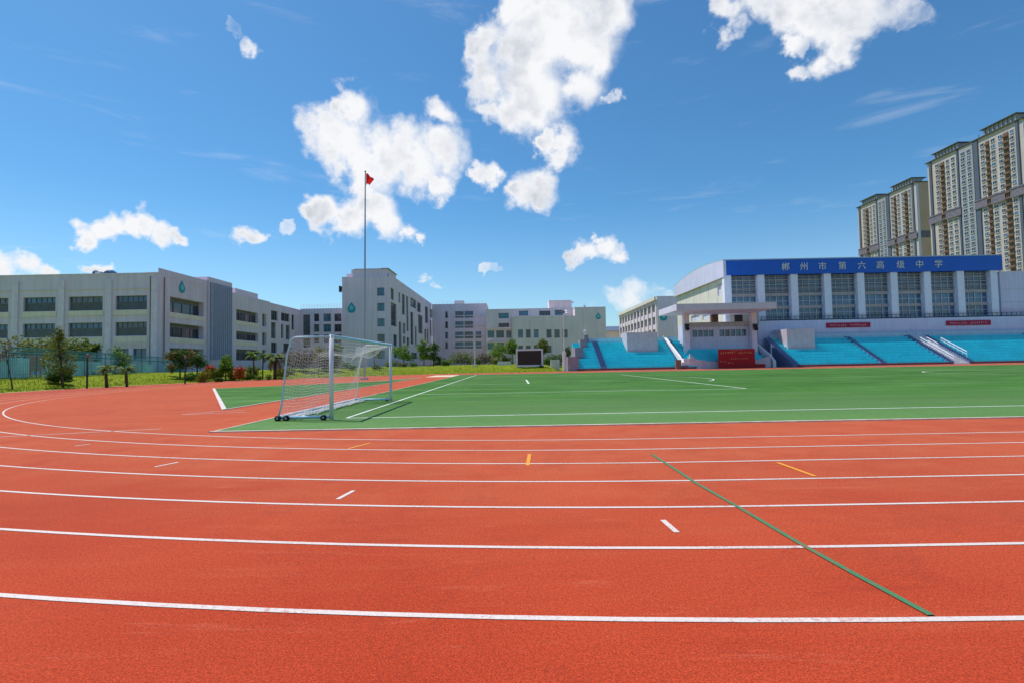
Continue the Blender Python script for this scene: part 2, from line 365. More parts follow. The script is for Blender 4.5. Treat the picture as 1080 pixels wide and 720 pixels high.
def window(root, O, th, op, depth=.28, style='plain', frame=None, glass=None, simple=False):
    a, b, c, d = op[:4]; wd, ht = round(b-a, 2), round(d-c, 2)
    frame = frame or M_FRAME; glass = glass or M_GLASS
    du, n = du_n(th); loc = Vector(O)+du*a+Vector((0, 0, c))-n*(depth-.06)
    key = (wd, ht, style, frame.name, glass.name)
    if key not in WCACHE:
        f = MB(); g = MB(); x = MB(); t = .07
        f.box(.003, wd-.003, -.04, .04, .003, t); f.box(.003, wd-.003, -.04, .04, ht-t, ht-.003)
        f.box(.003, t, -.038, .038, t, ht-t); f.box(wd-t, wd-.003, -.038, .038, t, ht-t)
        g.quad((t*.5, .05, t*.5), (wd-t*.5, .05, t*.5), (wd-t*.5, .05, ht-t*.5), (t*.5, .05, ht-t*.5))
        if style == 'corridor':                   # glazed upper strip over a slatted grey lower panel
            h1 = ht*.62; f.box(t, wd-t, -.03, .03, h1-.06, h1)
            for k in range(1, 6): f.box(wd*k/6-.03, wd*k/6+.03, -.03, .03, h1, ht-t)
            nsl = 12
            for k in range(nsl): x.box(t, wd-t, -.03, .02, t+(h1-t-.06)*k/nsl+.01, t+(h1-t-.06)*(k+.72)/nsl)
        elif style == 'gallery':                  # open corridor: parapet strip and small dark doors
            for k in range(1, 4): f.box(wd*k/4-.05, wd*k/4+.05, -.03, .03, t, ht-t)
            x.box(t, wd-t, -.02, .02, ht*.72, ht-t)
        else:
            nx = max(1, round(wd/1.0)); nzz = max(1, round(ht/1.5))
            for k in range(1, nx): f.box(wd*k/nx-.025, wd*k/nx+.025, -.03, .03, t, ht-t)
            for k in range(1, nzz): f.box(t, wd-t, -.029, .029, ht*k/nzz-.025, ht*k/nzz+.025)
        WCACHE[key] = (f.mesh('window', frame), g.mesh('pane', glass), x.mesh('louvre_panel', M_CORRIDOR) if x.v else None)
    fm, gm, xm = WCACHE[key]
    o = link('window', fm, root, loc, th)
    for nm, me in (('pane', gm), ('louvre_panel', xm)):
        if me:
            c_ = bpy.data.objects.new(nm, me); COL.objects.link(c_); c_.parent = o
    return o
PR = random.Random(77)
M_GLASS_PALE = m_glass('curtained_glass', (.10, .11, .13), .2, .5, 1.1)
def facade(root, mb, O, th, Wd, z0, z1, ops, depth=.28, style='plain', frame=None, glass=None):
    wall(mb, O, th, Wd, z0, z1, [o[:4] for o in ops], depth)
    for o in ops:
        gl = o[5] if len(o) > 5 else (glass or M_GLASS)
        q = PR.random()
        if q < .16: gl = M_GLASS_PALE
        elif q < .34 and gl is M_GLASS: gl = M_GLASS_BLUE
        elif q < .30 and gl is M_GLASS_TEAL: gl = M_GLASS_BLUE
        window(root, O, th, o, depth, o[4] if len(o) > 4 and o[4] else style, frame, gl)
def roof_slab(mb, x0, x1, y0, y1, z, par=.0): mb.quad((x0, y0, z), (x1, y0, z), (x1, y1, z), (x0, y1, z))
def emblem(root, P0, th, h):
    """teal drop-shaped emblem with a paler flame inside it, standing proud of a wall"""
    du, n = du_n(th); P0 = Vector(P0)
    def drop(s, off, t, mm, name, par):
        pts = []
        for k in range(28):
            a = 2*math.pi*k/28; r = 1.0
            x = .36*math.sin(a)*(1 if math.cos(a) < .2 else (1-.75*(math.cos(a)-.2)/.8)); z = -.14+.36*math.cos(a)*(1 if math.cos(a) < 0 else 1.75)
            pts.append(P0+du*(x*h*s)+Vector((0, 0, z*h*s))+n*off)
        return MB().prism(pts, n*t).build(name, mm, par)
    e = drop(1.0, .003, .08, M_TEAL, 'emblem', root); drop(.52, .086, .03, M_TEAL_LT, 'emblem_flame', e)

# ------------------------------------------------------------------ ground, track, pitch
U0, UR, VC, RI, NL = 2.95, 87.35, 42.44, 31.96, 8          # bend centres and the radius of the innermost line
RO = RI+1.22*NL+.12
def oval(r, n=96):
    pts = [(U0+r*math.cos(a), VC+r*math.sin(a)) for a in [math.pi/2+math.pi*k/n for k in range(n+1)]]
    return pts+[(UR+r*math.cos(a), VC+r*math.sin(a)) for a in [-math.pi/2+math.pi*k/n for k in range(n+1)]]
def oval_ring(mb, r0, r1, z, a=None):
    p, q = oval(r0, 160), oval(r1, 160); n = len(p)
    mb.add([(x, y, z) for x, y in p]+[(x, y, z) for x, y in q], [(i, (i+1) % n, n+(i+1) % n, n+i) for i in range(n)])
def sstep(a, b, x): t = min(1, max(0, (x-a)/(b-a))); return t*t*(3-2*t)
def rdist(u, v): return math.hypot(u-min(max(u, U0), UR), v-VC)-RO
rnd = random.Random(4)
def hz(u, v):
    d = rdist(u, v)
    if d < 0: return -.05
    m = (1-sstep(5.5, 8.5, u)) if v > 40 else 1
    m *= sstep(2, 16, v)
    return -.02+(1.15*sstep(0, 10, d)+.10*math.sin(u*.31+1)*math.sin(v*.27)*sstep(1, 5, d))*m
xs = [-3500, -1500, -700, -350, -200, -140, -110]+[-96+2*i for i in range(53)]+[12, 16, 30, 60, 100, 160, 300, 700, 1500, 3500]
ys = [-3500, -1200, -400, -150, -60, -20]+[-8+2*i for i in range(70)]+[150, 180, 240, 350, 600, 1200, 3500]
mb = MB(); nx = len(xs)
mb.add([(x, y, hz(x, y)) for y in ys for x in xs], [(j*nx+i, j*nx+i+1, (j+1)*nx+i+1, (j+1)*nx+i) for j in range(len(ys)-1) for i in range(nx-1)])
struct('ground', mb, M_LAWN, True)
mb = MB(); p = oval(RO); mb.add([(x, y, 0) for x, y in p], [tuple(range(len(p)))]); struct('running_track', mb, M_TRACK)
mb = MB(); oval_ring(mb, RO, RO+.16, .012); p, q = oval(RO+.16, 160), oval(RO+.16, 160)
struct('track_kerb', mb, M_KERB)
mb = MB(); mb.box(8.6, 140, VC+RO+.18, 98, -.3, .006); struct('apron', mb, M_APRON)
mb = MB()
for k in range(NL+1): oval_ring(mb, RI+1.22*k-.027, RI+1.22*k+.027, .004)
struct('lane_lines', mb, M_WHITE_LINE)
def strip(mb, a, b, wd, z):
    a, b = Vector((*a, z)), Vector((*b, z)); d = (b-a).normalized(); s = Vector((-d.y, d.x, 0))*wd/2
    mb.quad(a-s, b-s, b+s, a+s)
mb = MB()
for a, b in (((699, 548), (714, 561)), ((373, 517), (356, 526)), ((188, 487), (163, 492)), ((95, 468), (79, 470))): strip(mb, gr(*a), gr(*b), .055, .004)
strip(mb, (-9.4, 13.75), (-13.2, 12.5), .05, .004)
# painted return loop of the runway mark beside the D-area
for i in range(20):
    a, b = math.pi*i/20, math.pi*(i+1)/20
strip(mb, gr(192, 436.5), gr(225, 434), .06, .004); strip(mb, gr(222, 434), gr(258, 432), .06, .004); strip(mb, gr(192, 437), gr(260, 434.3), .06, .008)
struct('lane_ticks', mb, M_WHITE_LINE)
mb = MB()
for a, b in (((558.5, 478.6), (556.5, 490.6)), ((820, 487.5), (860, 502)), ((390, 467), (367, 473))): strip(mb, gr(*a), gr(*b), .06, .006)
struct('orange_marks', mb, M_ORANGE)
mb = MB(); gp = [gr(*q) for q in ((687, 478.7), (705, 490), (733.7, 509), (780.6, 535.7), (845.7, 574.4), (900.7, 605), (982, 649))]
for a, b in zip(gp, gp[1:]): strip(mb, a, b, .048, .008)
struct('green_start_line', mb, M_GREEN_LINE)

# pitch of artificial turf, its kerb and lines
PX0, PY0 = -7.45, 12.85; PY1 = 2*VC-PY0; PX1 = 2*45.15-PX0
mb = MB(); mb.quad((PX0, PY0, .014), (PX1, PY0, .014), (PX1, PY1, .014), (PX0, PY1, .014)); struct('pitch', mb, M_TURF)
mb = MB(); e = .09
mb.box(PX0-e, PX1+e, PY0-e, PY0, -.02, .03); mb.box(PX0-e, PX1+e, PY1, PY1+e, -.02, .03); mb.box(PX0-e*.6, PX0, PY0, PY1, -.02, .024); struct('pitch_kerb', mb, M_KERB)
def hl(mb, x0, x1, y, wd=.10): mb.quad((x0, y-wd/2, .022), (x1, y-wd/2, .022), (x1, y+wd/2, .022), (x0, y+wd/2, .022))
def vl(mb, y0, y1, x, wd=.10): mb.quad((x-wd/2, y0, .026), (x+wd/2, y0, .026), (x+wd/2, y1, .026), (x-wd/2, y1, .026))
mb = MB(); GL = -5.02; TL = 15.5; TH = 2*VC-TL
hl(mb, GL, 94.7, TL); hl(mb, GL, 94.7, TH); vl(mb, TL, TH, GL)
PA, PB = 26.9, 2*VC-26.9
hl(mb, GL, 12.05, PA, .09); hl(mb, GL, 12.05, PB); vl(mb, PA, PB, 12.05, .12)
vl(mb, 38.2, 2*VC-38.2, 1.1, .14); hl(mb, GL, 1.1, 38.2); hl(mb, GL, 1.1, 2*VC-38.2)
vl(mb, TL, TH, 45.15)
for i in range(40):
    a0, a1 = 2*math.pi*i/40, 2*math.pi*(i+1)/40
    strip(mb, (45.15+9.15*math.cos(a0), VC+9.15*math.sin(a0)), (45.15+9.15*math.cos(a1), VC+9.15*math.sin(a1)), .11, .03)
for i in range(16):
    a0, a1 = R(-37+74*i/16), R(-37+74*(i+1)/16)
    strip(mb, (6.6+9.15*math.cos(a0), VC+9.15*math.sin(a0)), (6.6+9.15*math.cos(a1), VC+9.15*math.sin(a1)), .11, .03)
struct('pitch_lines', mb, M_TURF_LINE)
# the green D-area patch left of the long-jump runway
patch = [(-11.0, 19.6), (-10.9, 62), (-13.4, 50.8), (-17.5, 45.5), (-23.4, 40.2)]
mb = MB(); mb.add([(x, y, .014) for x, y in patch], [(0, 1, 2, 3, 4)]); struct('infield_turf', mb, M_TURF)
mb = MB()
for a, b, wd in ((patch[0], patch[4], .17), (patch[0], patch[1], .10), (patch[4], patch[3], .10), (patch[3], patch[2], .22), (patch[2], patch[1], .22)): strip(mb, a, b, wd, .022)
struct('infield_lines', mb, M_WHITE_LINE)
mb = MB(); mb.quad((-10.9, 63, .01), (-7.6, 63, .01), (-7.6, 72.2, .01), (-10.9, 72.2, .01)); struct('sand_pit', mb, mat('pit_sand', (.62, .5, .36), .95, var=.2, vscale=4, bump=.5))
# raised concrete kerb ends near the pit, grass tufts
mb = MB(); rr = random.Random(11)
for k in range(16000):
    a = rr.uniform(math.pi*.42, math.pi*1.12); d = abs(rr.gauss(0, 5))+.2; r = RO+.16+d
    x, y = U0+r*math.cos(a), VC+r*math.sin(a)
    z = hz(x, y); h = rr.uniform(.05, .2)*(1 if d > .8 else .7); b = rr.uniform(0, 6.28); wdt = rr.uniform(.02, .05)
    lx, ly = rr.uniform(-.1, .1), rr.uniform(-.1, .1)
    mb.add([(x-wdt*math.cos(b), y-wdt*math.sin(b), z), (x+wdt*math.cos(b), y+wdt*math.sin(b), z), (x+lx, y+ly, z+h)], [(0, 1, 2)])
mb.build('grass', leafm('grass_blade', (.14, .20, .008), (.25, .30, .012), .3, 2.5), None, kind='stuff')

# ------------------------------------------------------------------ buildings
def box_shell(mb, x0, x1, y0, y1, z0, z1, skip=''):          # walls without an opening and a roof
    if 'f' not in skip: mb.quad((x0, y0, z0), (x1, y0, z0), (x1, y0, z1), (x0, y0, z1))
    if 'b' not in skip: mb.quad((x1, y1, z0), (x0, y1, z0), (x0, y1, z1), (x1, y1, z1))
    if 'l' not in skip: mb.quad((x0, y1, z0), (x0, y0, z0), (x0, y0, z1), (x0, y1, z1))
    if 'r' not in skip: mb.quad((x1, y0, z0), (x1, y1, z0), (x1, y1, z1), (x1, y0, z1))
    if 't' not in skip: mb.quad((x0, y0, z1), (x1, y0, z1), (x1, y1, z1), (x0, y1, z1))
def coping(root, x0, x1, y0, y1, z, t=.18, h=.14, name='coping', m=None):
    b = MB(); b.box(x0-.06, x1+.06, y0-.06, y0+t, z+.003, z+h); b.box(x0-.06, x0+t, y0+t+.003, y1, z+.003, z+h); b.box(x1-t, x1+.06, y0+t+.003, y1, z+.003, z+h)
    return b.build(name, m or M_TRIM, root)
def roofing(root, x0, x1, y0, y1, z):
    b = MB(); b.box(x0, x1, y0, y1, z+.004, z+.05); return b.build('roofing_felt', M_ROOF, root)
def railing(root, a, b, z, h=1.1, n=12, m=None):
    mb = MB(); a, b = Vector((*a, z)), Vector((*b, z))
    for k in range(n+1):
        p = a.lerp(b, k/n); mb.tube((p, p+Vector((0, 0, h))), .03, 5)
    for q in (h, h*.55): mb.tube((a+Vector((0, 0, q)), b+Vector((0, 0, q))), .025, 5)
    return mb.build('roof_railing', m or M_FRAME_W, root)
# A: the three-storey block by the fence
A = thing('teaching_building', 'three-storey pale grey school building with wide slatted window openings behind the teal fence', 'building', (-60, 75, 1.1))
mb = MB(); X0, X1, Y0 = -96, -49.45, 71.5
bays = [(-94.6, -90.1), (-88, -83.4), (-81.4, -76.9), (-74.9, -70.4), (-68.3, -63.8), (-61.95, -57.2), (-55.4, -51.0)]
ops = []
for (a, b) in bays:
    ops += [(a-X0, b-X0, 9.88, 11.85, 'corridor'), (a-X0, b-X0, 6.25, 8.18, 'corridor'), (a-X0, a-X0+1.9, 3.0, 4.5), (b-X0-1.9, b-X0, 3.0, 4.5)]
facade(A, mb, (X0, Y0, 0), 0, X1-X0, .5, 14.9, ops, .35, glass=M_GLASS_BLUE)
ops = [(74.0-Y0, 82.1-Y0, 9.75, 12.0, 'gallery'), (74.0-Y0, 82.1-Y0, 6.15, 8.2, 'gallery'), (74.0-Y0, 82.1-Y0, 2.7, 4.6, 'gallery')]
facade(A, mb, (X1, Y0, 0), R(90), 83-Y0, .5, 15.7, ops, .9)
mb.quad((X0, Y0, 14.9), (X1, Y0, 14.9), (X1, 83, 14.9), (X0, 83, 14.9))
mb.box(-53.5, X1-.003, Y0+3.2, 83, 14.9, 15.7)
ops = [(91.8-90, 99.7-90, 10.0, 12.0, 'gallery'), (91.8-90, 99.7-90, 6.55, 8.1, 'gallery'), (91.8-90, 99.7-90, 2.9, 4.9, 'gallery'), (101.4-90, 103-90, 9.6, 12.1), (101.4-90, 103-90, 6.0, 8.4), (101.4-90, 103-90, 2.6, 5)]
facade(A, mb, (X1, 90, 0), R(90), 14.6, .5, 14.8, ops, .6)
box_shell(mb, -70, X1, 83.01, 104.6, .5, 14.8, 'frl'); mb.box(-56, X1-.6, 92.5, 100.8, 14.8, 15.9)
mb.box(-60, X1+.25, 83.05, 89.95, .5, 16.35)
mb.build('wall', M_PLASTER, A)
b = MB()                                                   # pilasters and string courses
for x in [-96+.6, -89, -82.4, -75.9, -69.35, -62.9, -56.3, -49.9]: b.box(x-.42, x+.42, Y0-.2, Y0-.003, .5, 14.2)
b.build('pilaster', M_TRIM, A)
b = MB()
for z in (5.2, 9.1, 12.75): b.box(X0, X1, Y0-.10, Y0-.004, z, z+.12)
b.box(X0, X1, Y0-.13, Y0-.005, 4.92, 5.05)
b.build('string_course', M_PLASTER_BEIGE, A)
coping(A, X0, X1, Y0, 83, 14.9)
M_SPAN = mat('cream_spandrel_paint', (.88, .74, .60), .8, .2, var=.05, streak=.1)
for (a, b_) in bays:                                        # cream spandrels under the window openings
    for z in (9.12, 5.42): b = MB(); b.box(a-.15, b_+.15, Y0-.055, Y0-.003, z, z+.74); b.build('cream_spandrel', M_SPAN, A)
for z, q in ((9.05, 14.9), (5.4, 0)): b = MB(); b.box(X1+.003, X1+.055, 73.9, 82.3, z, z+.68); b.build('cream_spandrel', M_SPAN, A); b = MB(); b.box(X1+.003, X1+.055, 91.7, 99.8, z+.25, z+.9); b.build('cream_spandrel', M_SPAN, A)
roofing(A, X0+.3, -53.6, Y0+.3, 82.9, 14.9)
b = MB(); n_ = 11
for k in range(n_):
    y = 83.6+k*5.7/(n_-1); b.box(X1+.28, X1+.62, y-.11, y+.11, 3, 15.5)
b.build('vertical_louvre', M_LOUVRE, A)
b = MB(); b.box(X1+.253, X1+.27, 83.4, 89.6, 3, 15.5); b.build('louvre_backing', M_LOUVRE_DK, A)
b = MB(); b.tube((( X1+.15, 72.6, 1), (X1+.15, 72.6, 14.5)), .07, 6); b.tube(((-50.45, Y0-.12, 1), (-50.45, Y0-.12, 14.5)), .06, 6); b.build('drainpipe', M_BROWN, A)
emblem(A, (X1, 76.6, 13.75), R(90), 1.9)
tk = thing('rooftop_tank', 'dark blue water tanks with a white box between them on the flat roof', 'water tank', (-56, 78, 14.9))
x0 = pf(98, 288, 78)[0]; x1 = pf(122, 288, 78)[0]; zt = pf(110, 285.5, 78)[1]
for a, b_, mm, nm in ((0, .26, M_GLASS_BLUE, 'tank'), (.28, .52, M_WHITEWALL, 'control_box'), (.55, 1, M_GLASS_BLUE, 'tank')):
    b = MB(); xa, xb = x0+(x1-x0)*a, x0+(x1-x0)*b_
    b.tube((((xa+xb)/2, 78, 14.9), ((xa+xb)/2, 78, zt-.25), ((xa+xb)/2, 78, zt)), [(xb-xa)/2, (xb-xa)/2, (xb-xa)/4], 14) if nm == 'tank' else b.box(xa, xb, 77.2, 78.8, 14.9, zt-.3)
    b.build(nm, mm, tk)
# C: the wing behind, with tall dark slot windows
C = thing('classroom_wing', 'low pale wing with tall dark slot windows and roof rail, partly hidden behind the goal', 'building', (-45, 118, 1.1))
mb = MB(); ops = []
for (a, b, y0, y1) in ((286, 293, 328, 338), (286, 291, 340, 357), (296.5, 305.5, 330.5, 339), (296.5, 299, 342, 357), (301.5, 305.8, 343, 358), (307.5, 310.5, 332, 348), (286, 292, 361, 372), (299, 306, 362, 372)):
    v0, z1 = ps(a, y0, -49.5); v1, _ = ps(b, y0, -49.5); z0 = ps((a+b)/2, y1, -49.5)[1]; z1 = ps((a+b)/2, y0, -49.5)[1]; ops.append((v0-104.7, v1-104.7, z0, z1))
facade(C, mb, (-49.5, 104.7, 0), R(90), 14.8, .5, 14.5, ops, .35)
ops = []
for (a, b, y0, y1) in ((319.5, 327, 332, 353.5), (331, 336.5, 331, 339), (331, 336.5, 342, 350), (331, 336.5, 353, 361), (341, 349, 331, 339), (352.5, 360, 331, 339), (341, 349, 342, 350), (352.5, 360, 342, 350), (341, 349, 353, 361), (352.5, 360, 353, 361), (319.5, 327, 357, 366)):
    u0, z1 = pf(a, y0, 119.5); u1, z0 = pf(b, y1, 119.5); ops.append((u0+49.5, u1+49.5, z0, z1, None, M_GLASS_TEAL if a > 338 and int(a) % 2 else M_GLASS))
facade(C, mb, (-49.5, 119.5, 0), 0, 21, .5, 14.9, ops, .35)
box_shell(mb, -62, -49.5, 104.7, 119.5, .5, 14.5, 'rf'); mb.quad((-49.5, 119.5, 14.9), (-28.5, 119.5, 14.9), (-28.5, 132, 14.9), (-49.5, 132, 14.9))
mb.build('wall', M_PLASTER, C)
railing(C, (-49.4, 119.7), (-39, 119.7), 14.9, 1.0, 16); coping(C, -62, -49.5, 104.7, 119.4, 14.5)
# B: tall block with irregular slot windows
B = thing('dormitory_block', 'tall pale block with one column of teal windows on its blank end wall', 'building', (-33, 130, 1.1))
mb = MB(); BX0, BX1, BY0, BY1 = -38.85, -28.1, 117, 178
ops = [(-30.85-BX0, -29.2-BX0, z, z+1.85, None, M_GLASS_TEAL) for z in (17.28, 13.78, 10.25, 6.7, 3.0)]
facade(B, mb, (BX0, BY0, 0), 0, BX1-BX0, .5, 21.75, ops, .3)
Z3 = [(345,362,165,222),(347,375,240,355),(386,394,185,238),(403,418,195,298),(425,435,205,380),(445,475,217,262,1),(480,498,237,285),(485,507,300,392),(446,460,285,445),(469,477,355,450),(388,400,333,465),(409,420,340,395),(409,420,408,440),(428,440,412,460),(520,535,258,340),(545,563,272,315),(517,526,370,430),(530,537,370,440),(545,552,325,405),(556,564,330,408),(360,378,398,455),(362,380,478,515),(450,480,488,520),(490,512,490,522),(520,540,492,522)]
ops = []
for q in Z3:
    xa, xb, ya, yb = 340+q[0]/4.8, 340+q[1]/4.8, 270+q[2]/4.8, 270+q[3]/4.8
    va = ps(xa, ya, BX1)[0]; vb = ps(xb, ya, BX1)[0]; xm = (xa+xb)/2
    ops.append((va-BY0, vb-BY0, max(1.3, ps(xm, yb, BX1)[1]), ps(xm, ya, BX1)[1], None, M_GLASS_TEAL if len(q) > 4 else M_GLASS))
facade(B, mb, (BX1, BY0, 0), R(90), BY1-BY0, .5, 22.4, ops, .35)
box_shell(mb, BX0, BX1, BY0, BY1, .5, 21.75, 'fr'); mb.box(BX0+2.0, BX1-.45, BY0+.5, BY0+9, 21.752, 23.5)
mb.box(BX0+.7, BX0+2.0, BY0+1, BY0+6, 21.752, 22.6); mb.box(BX1-.3, BX1-.004, BY0+9.1, BY1, 21.756, 22.4)
mb.build('wall', M_PLASTER, B)
b = MB(); b.box(BX1-1.9, BX1-.2, BY0+.35, BY0+9.5, 23.503, 23.7); b.box(BX0+2.6, BX1-1.9, BY0+.4, BY0+9.3, 23.503, 23.62); b.build('roof_cap', M_ROOF, B)
b = MB(); b.box(BX0-.7, BX0-.003, BY0+.4, BY0+1.6, 18.6, 19.6); b.box(BX0-.9, BX0-.6, BY0+.5, BY0+1.5, 18.4, 19.8); b.build('wall_ventilator', M_DARK, B)
emblem(B, (-36.7, BY0, 14.7), 0, 2.5)
# D: connecting block behind
D = thing('link_building', 'four-storey connecting block with bands of blue-green windows at the end of the tall block', 'building', (-18, 178, 1.1))
mb = MB(); DV = 178; DX0 = -28.0; DX1 = pf(513, 330, DV)[0]; ops = []
for (ya, yb) in ((328, 335.6), (338.8, 346), (349.8, 357), (360.3, 367.5)):
    for j, (xa, xb) in enumerate(((469.5, 472.3), (480, 489), (489.8, 499), (501.6, 507.8))):
        if j == 3 and ya < 348: continue
        a, z1 = pf(xa, ya, DV); b, z0 = pf(xb, yb, DV); zc = pf(489, (ya+yb)/2, DV)[1]
        ops.append((a-DX0, b-DX0, zc-1.15, zc+1.15, None, M_GLASS if j == 0 else M_GLASS_TEAL if (j+int(ya)) % 2 else M_GLASS_BLUE))
facade(D, mb, (DX0, DV, 0), 0, DX1-DX0, .5, 22.0, ops, .4); box_shell(mb, DX0, DX1, DV, DV+14, .5, 22.0, 'f'); mb.build('wall', M_PLASTER, D)
b = MB()
for z in (18.3, 14.9, 11.4, 7.9): b.box(DX0+7.2, DX1-.3, DV-.35, DV-.003, z-.45, z-.2)
b.build('sill_band', M_TRIM, D); railing(D, (DX0, DV+.2), (DX1, DV+.2), 22.0, 1.0, 14)
roofing(D, DX0+.3, DX1-.3, DV+.4, DV+2.9, 22.0)
b = MB(); b.box(-20.5, -17.2, DV+3, DV+7, 22.003, 23.6); b.build('stair_house', M_PLASTER_WARM, D); coping(D, DX0, DX1, DV, DV+14, 22.0)
# E: stepped building behind the LED screen
E_ = thing('office_building', 'stepped grey building with a blank gable and round teal emblem behind the LED screen', 'building', (10, 158, 1.0))
mb = MB(); ops = []
def zopen(L, V, X0, s=6., x0=500, y0=290):
    r = []
    for q in L:
        a, z1 = pf(x0+q[0]/s, y0+q[2]/s, V); b, z0 = pf(x0+q[1]/s, y0+q[3]/s, V); r.append((a-X0, b-X0, z0, z1, None, q[4] if len(q) > 4 else M_GLASS))
    return r
EU = 163; EX0 = pf(512.5, 330, EU)[0]; EX1 = 19.6
ops = zopen([(155,220,242,275,M_GLASS_TEAL),(283,342,228,258,M_GLASS_TEAL),(412,483,228,256),(510,565,222,254,M_GLASS_TEAL),(155,222,306,330,M_CORRIDOR),(85,128,352,397),(140,190,352,397),(203,236,352,397),(85,125,420,470,M_GLASS_TEAL),(145,190,420,470)], EU, EX0)
facade(E_, mb, (EX0, EU, 0), 0, EX1-EX0, .5, 18.5, ops, .4); box_shell(mb, EX0, EX1, EU, EU+14, .5, 18.5, 'f')
ops = zopen([(278,310,345,397),(328,358,345,397),(378,408,345,397),(458,490,345,397),(508,542,345,397),(560,592,345,397),(278,310,445,490),(328,358,445,490),(378,408,445,490),(458,490,445,490)], 157, -.2)
facade(E_, mb, (-.2, 157, 0), 0, 19.2, .5, 15.3, ops, .4); box_shell(mb, -.2, 19.0, 157, 162.9, .5, 15.3, 'fr')
box_shell(mb, 19.0, 28.4, 157, 177, .5, 17.85)
mb.build('wall', M_PLASTER_WARM, E_)
rx0, rx1 = pf(579, 320, 166)[0], pf(603, 320, 166)[0]
b = MB(); b.box(rx0, rx1, 166, 172, 18.503, 21.3); b.box(rx1+.002, rx1+.8, 166.5, 168, 20.5, 20.8); b.build('stair_house', M_PLASTER_WARM, E_)
b = MB(); b.tube(((23, 165, 17.86), (23, 165, 18.8), (23, 165, 19.6)), [1.0, .6, .1], 8); b.build('roof_ventilator', M_POLE, E_)
roofing(E_, -.1, 18.7, 157.3, 162.7, 15.3); roofing(E_, 19.3, 28.1, 157.3, 164, 17.85)
coping(E_, 19.0, 28.4, 157, 177, 17.85); coping(E_, -.2, 18.9, 157, 162.8, 15.3)
emblem(E_, (26.1, 157, 15.2), 0, 2.1)
b = MB(); b.box(EX0+.2, -.4, EU-1.2, EU-.8, 12.2, 12.5); b.box(EX0+.2, -.4, EU-1.1, EU-.004, 7.9, 8.2); b.build('ledge', M_PLASTER_BEIGE, E_)
# low far building
lo = thing('far_hall', 'low distant hall with a slate blue roof in the gap between two school buildings', 'building', (40, 205, 1))
mb = MB(); box_shell(mb, 33.5, 47, 205, 220, .3, 13.4); mb.build('wall', M_PLASTER_BEIGE, lo)
mb = MB(); mb.prism([(33, 204.4, 13.41), (33, 212, 15.6), (33, 220.5, 13.41)], (14.5, 0, 0)); mb.build('roof', mat('slate_roof', (.10, .14, .22), .6), lo)
# F: building with the sunlit window front
Fb = thing('classroom_building', 'grey building behind the stand with sunlit tall windows along its side', 'building', (50, 155, 1))
FX0, FY0, FY1 = 42.2, 150, 203; mb = MB(); ops = []
for j in range(11):
    for (z0, z1) in ((15.7, 18.0), (12.0, 14.3), (8.3, 10.6), (4.6, 6.9)):
        a = FY1-FY0-(2.2+4.7*j)-3.2
        ops.append((a, a+2.8, z0, z1, None, M_GLASS if (j in (2,) and z0 > 11 and z0 < 13) else M_GLASS_BLUE))
facade(Fb, mb, (FX0, FY1, 0), R(-90), FY1-FY0, .5, 19.9, ops, .5, frame=M_FRAME_W)
box_shell(mb, FX0, 62, FY0, FY1, .5, 19.9, 'l'); mb.build('wall', M_PLASTER, Fb)
b = MB()
for j in range(12):
    y = FY0+.9+4.7*j; b.box(FX0-.22, FX0-.003, y-.4, y+.4, .5, 19.2)
b.box(FX0-.8, FX0-.36, FY0, FY1, 18.9, 19.95); b.build('pilaster', M_CREAM, Fb); coping(Fb, FX0, 62, FY0, FY1, 19.9)
b = MB(); b.box(49, 51.2, 152, 155, 19.903, 22.2); b.build('stair_house', M_CREAM, Fb)
emblem(Fb, (43.95, FY0, 14.3), 0, 3.0)

# ------------------------------------------------------------------ the gymnasium
G = thing('gymnasium', 'large gymnasium with a royal blue fascia of silver characters over white columns', 'gymnasium', (66, 100, 0))
GX0, GX1, GY0, GY1 = 39.9, 92.4, 97, 126.5
def arch(y): t = (y-GY0)/(GY1-GY0); return 20.0+3.6*t-4.2*t*t
mb = MB(); NA = 16; ysA = [GY0-.3+(GY1+.6-GY0)*k/NA for k in range(NA+1)]
for a, b_ in zip(ysA, ysA[1:]): mb.prism([(GX0, a, arch(a)), (GX0, b_, arch(b_)), (GX0, b_, arch(b_)+.22), (GX0, a, arch(a)+.22)], (GX1-GX0, 0, 0))
mb.build('roof', mat('gym_roof_edge', (.40, .47, .55), .5), G)
mb = MB()                                                     # grey band under the roof edge along the side
for a, b_ in zip(ysA, ysA[1:]): mb.prism([(GX0, a, 16.95), (GX0, b_, 16.95), (GX0, b_, arch(b_)-.003), (GX0, a, arch(a)-.003)], (.5, 0, 0))
mb.build('side_band', M_GREYBLUE, G)
mb = MB(); mb.box(GX0+.503, GX1, GY0-.32, GY0+.9, 17.2, 19.99); mb.build('fascia', M_BLUE_FASCIA, G)
mb = MB(); ops = []
for (xa, xb, ya, yb) in ((729, 738, 332.5, 339), (741, 748, 331, 337), (757, 760.3, 300, 312), (723, 727, 334.5, 340)):
    va, z1 = ps(xb, ya, GX0+.6); vb, z0 = ps(xa, yb, GX0+.6); zc1 = ps((xa+xb)/2, ya, GX0+.6)[1]; zc0 = ps((xa+xb)/2, yb, GX0+.6)[1]
    ops.append((GY1-vb, GY1-va, zc0, zc1, None, M_GLASS_TEAL if xa > 750 else M_GLASS))
facade(G, mb, (GX0+.6, GY1, 0), R(-90), GY1-GY0-.9, 0, 17.6, ops, .3)
mb.build('side_wall', M_CREAM, G)
b = MB()
for y in (101.5, 106, 110.5, 115, 119.5, 124, 128.5): b.box(GX0+.585, GX0+.597, y-.07, y+.07, 3, 17.2)
b.build('panel_joint', M_CONC, G)
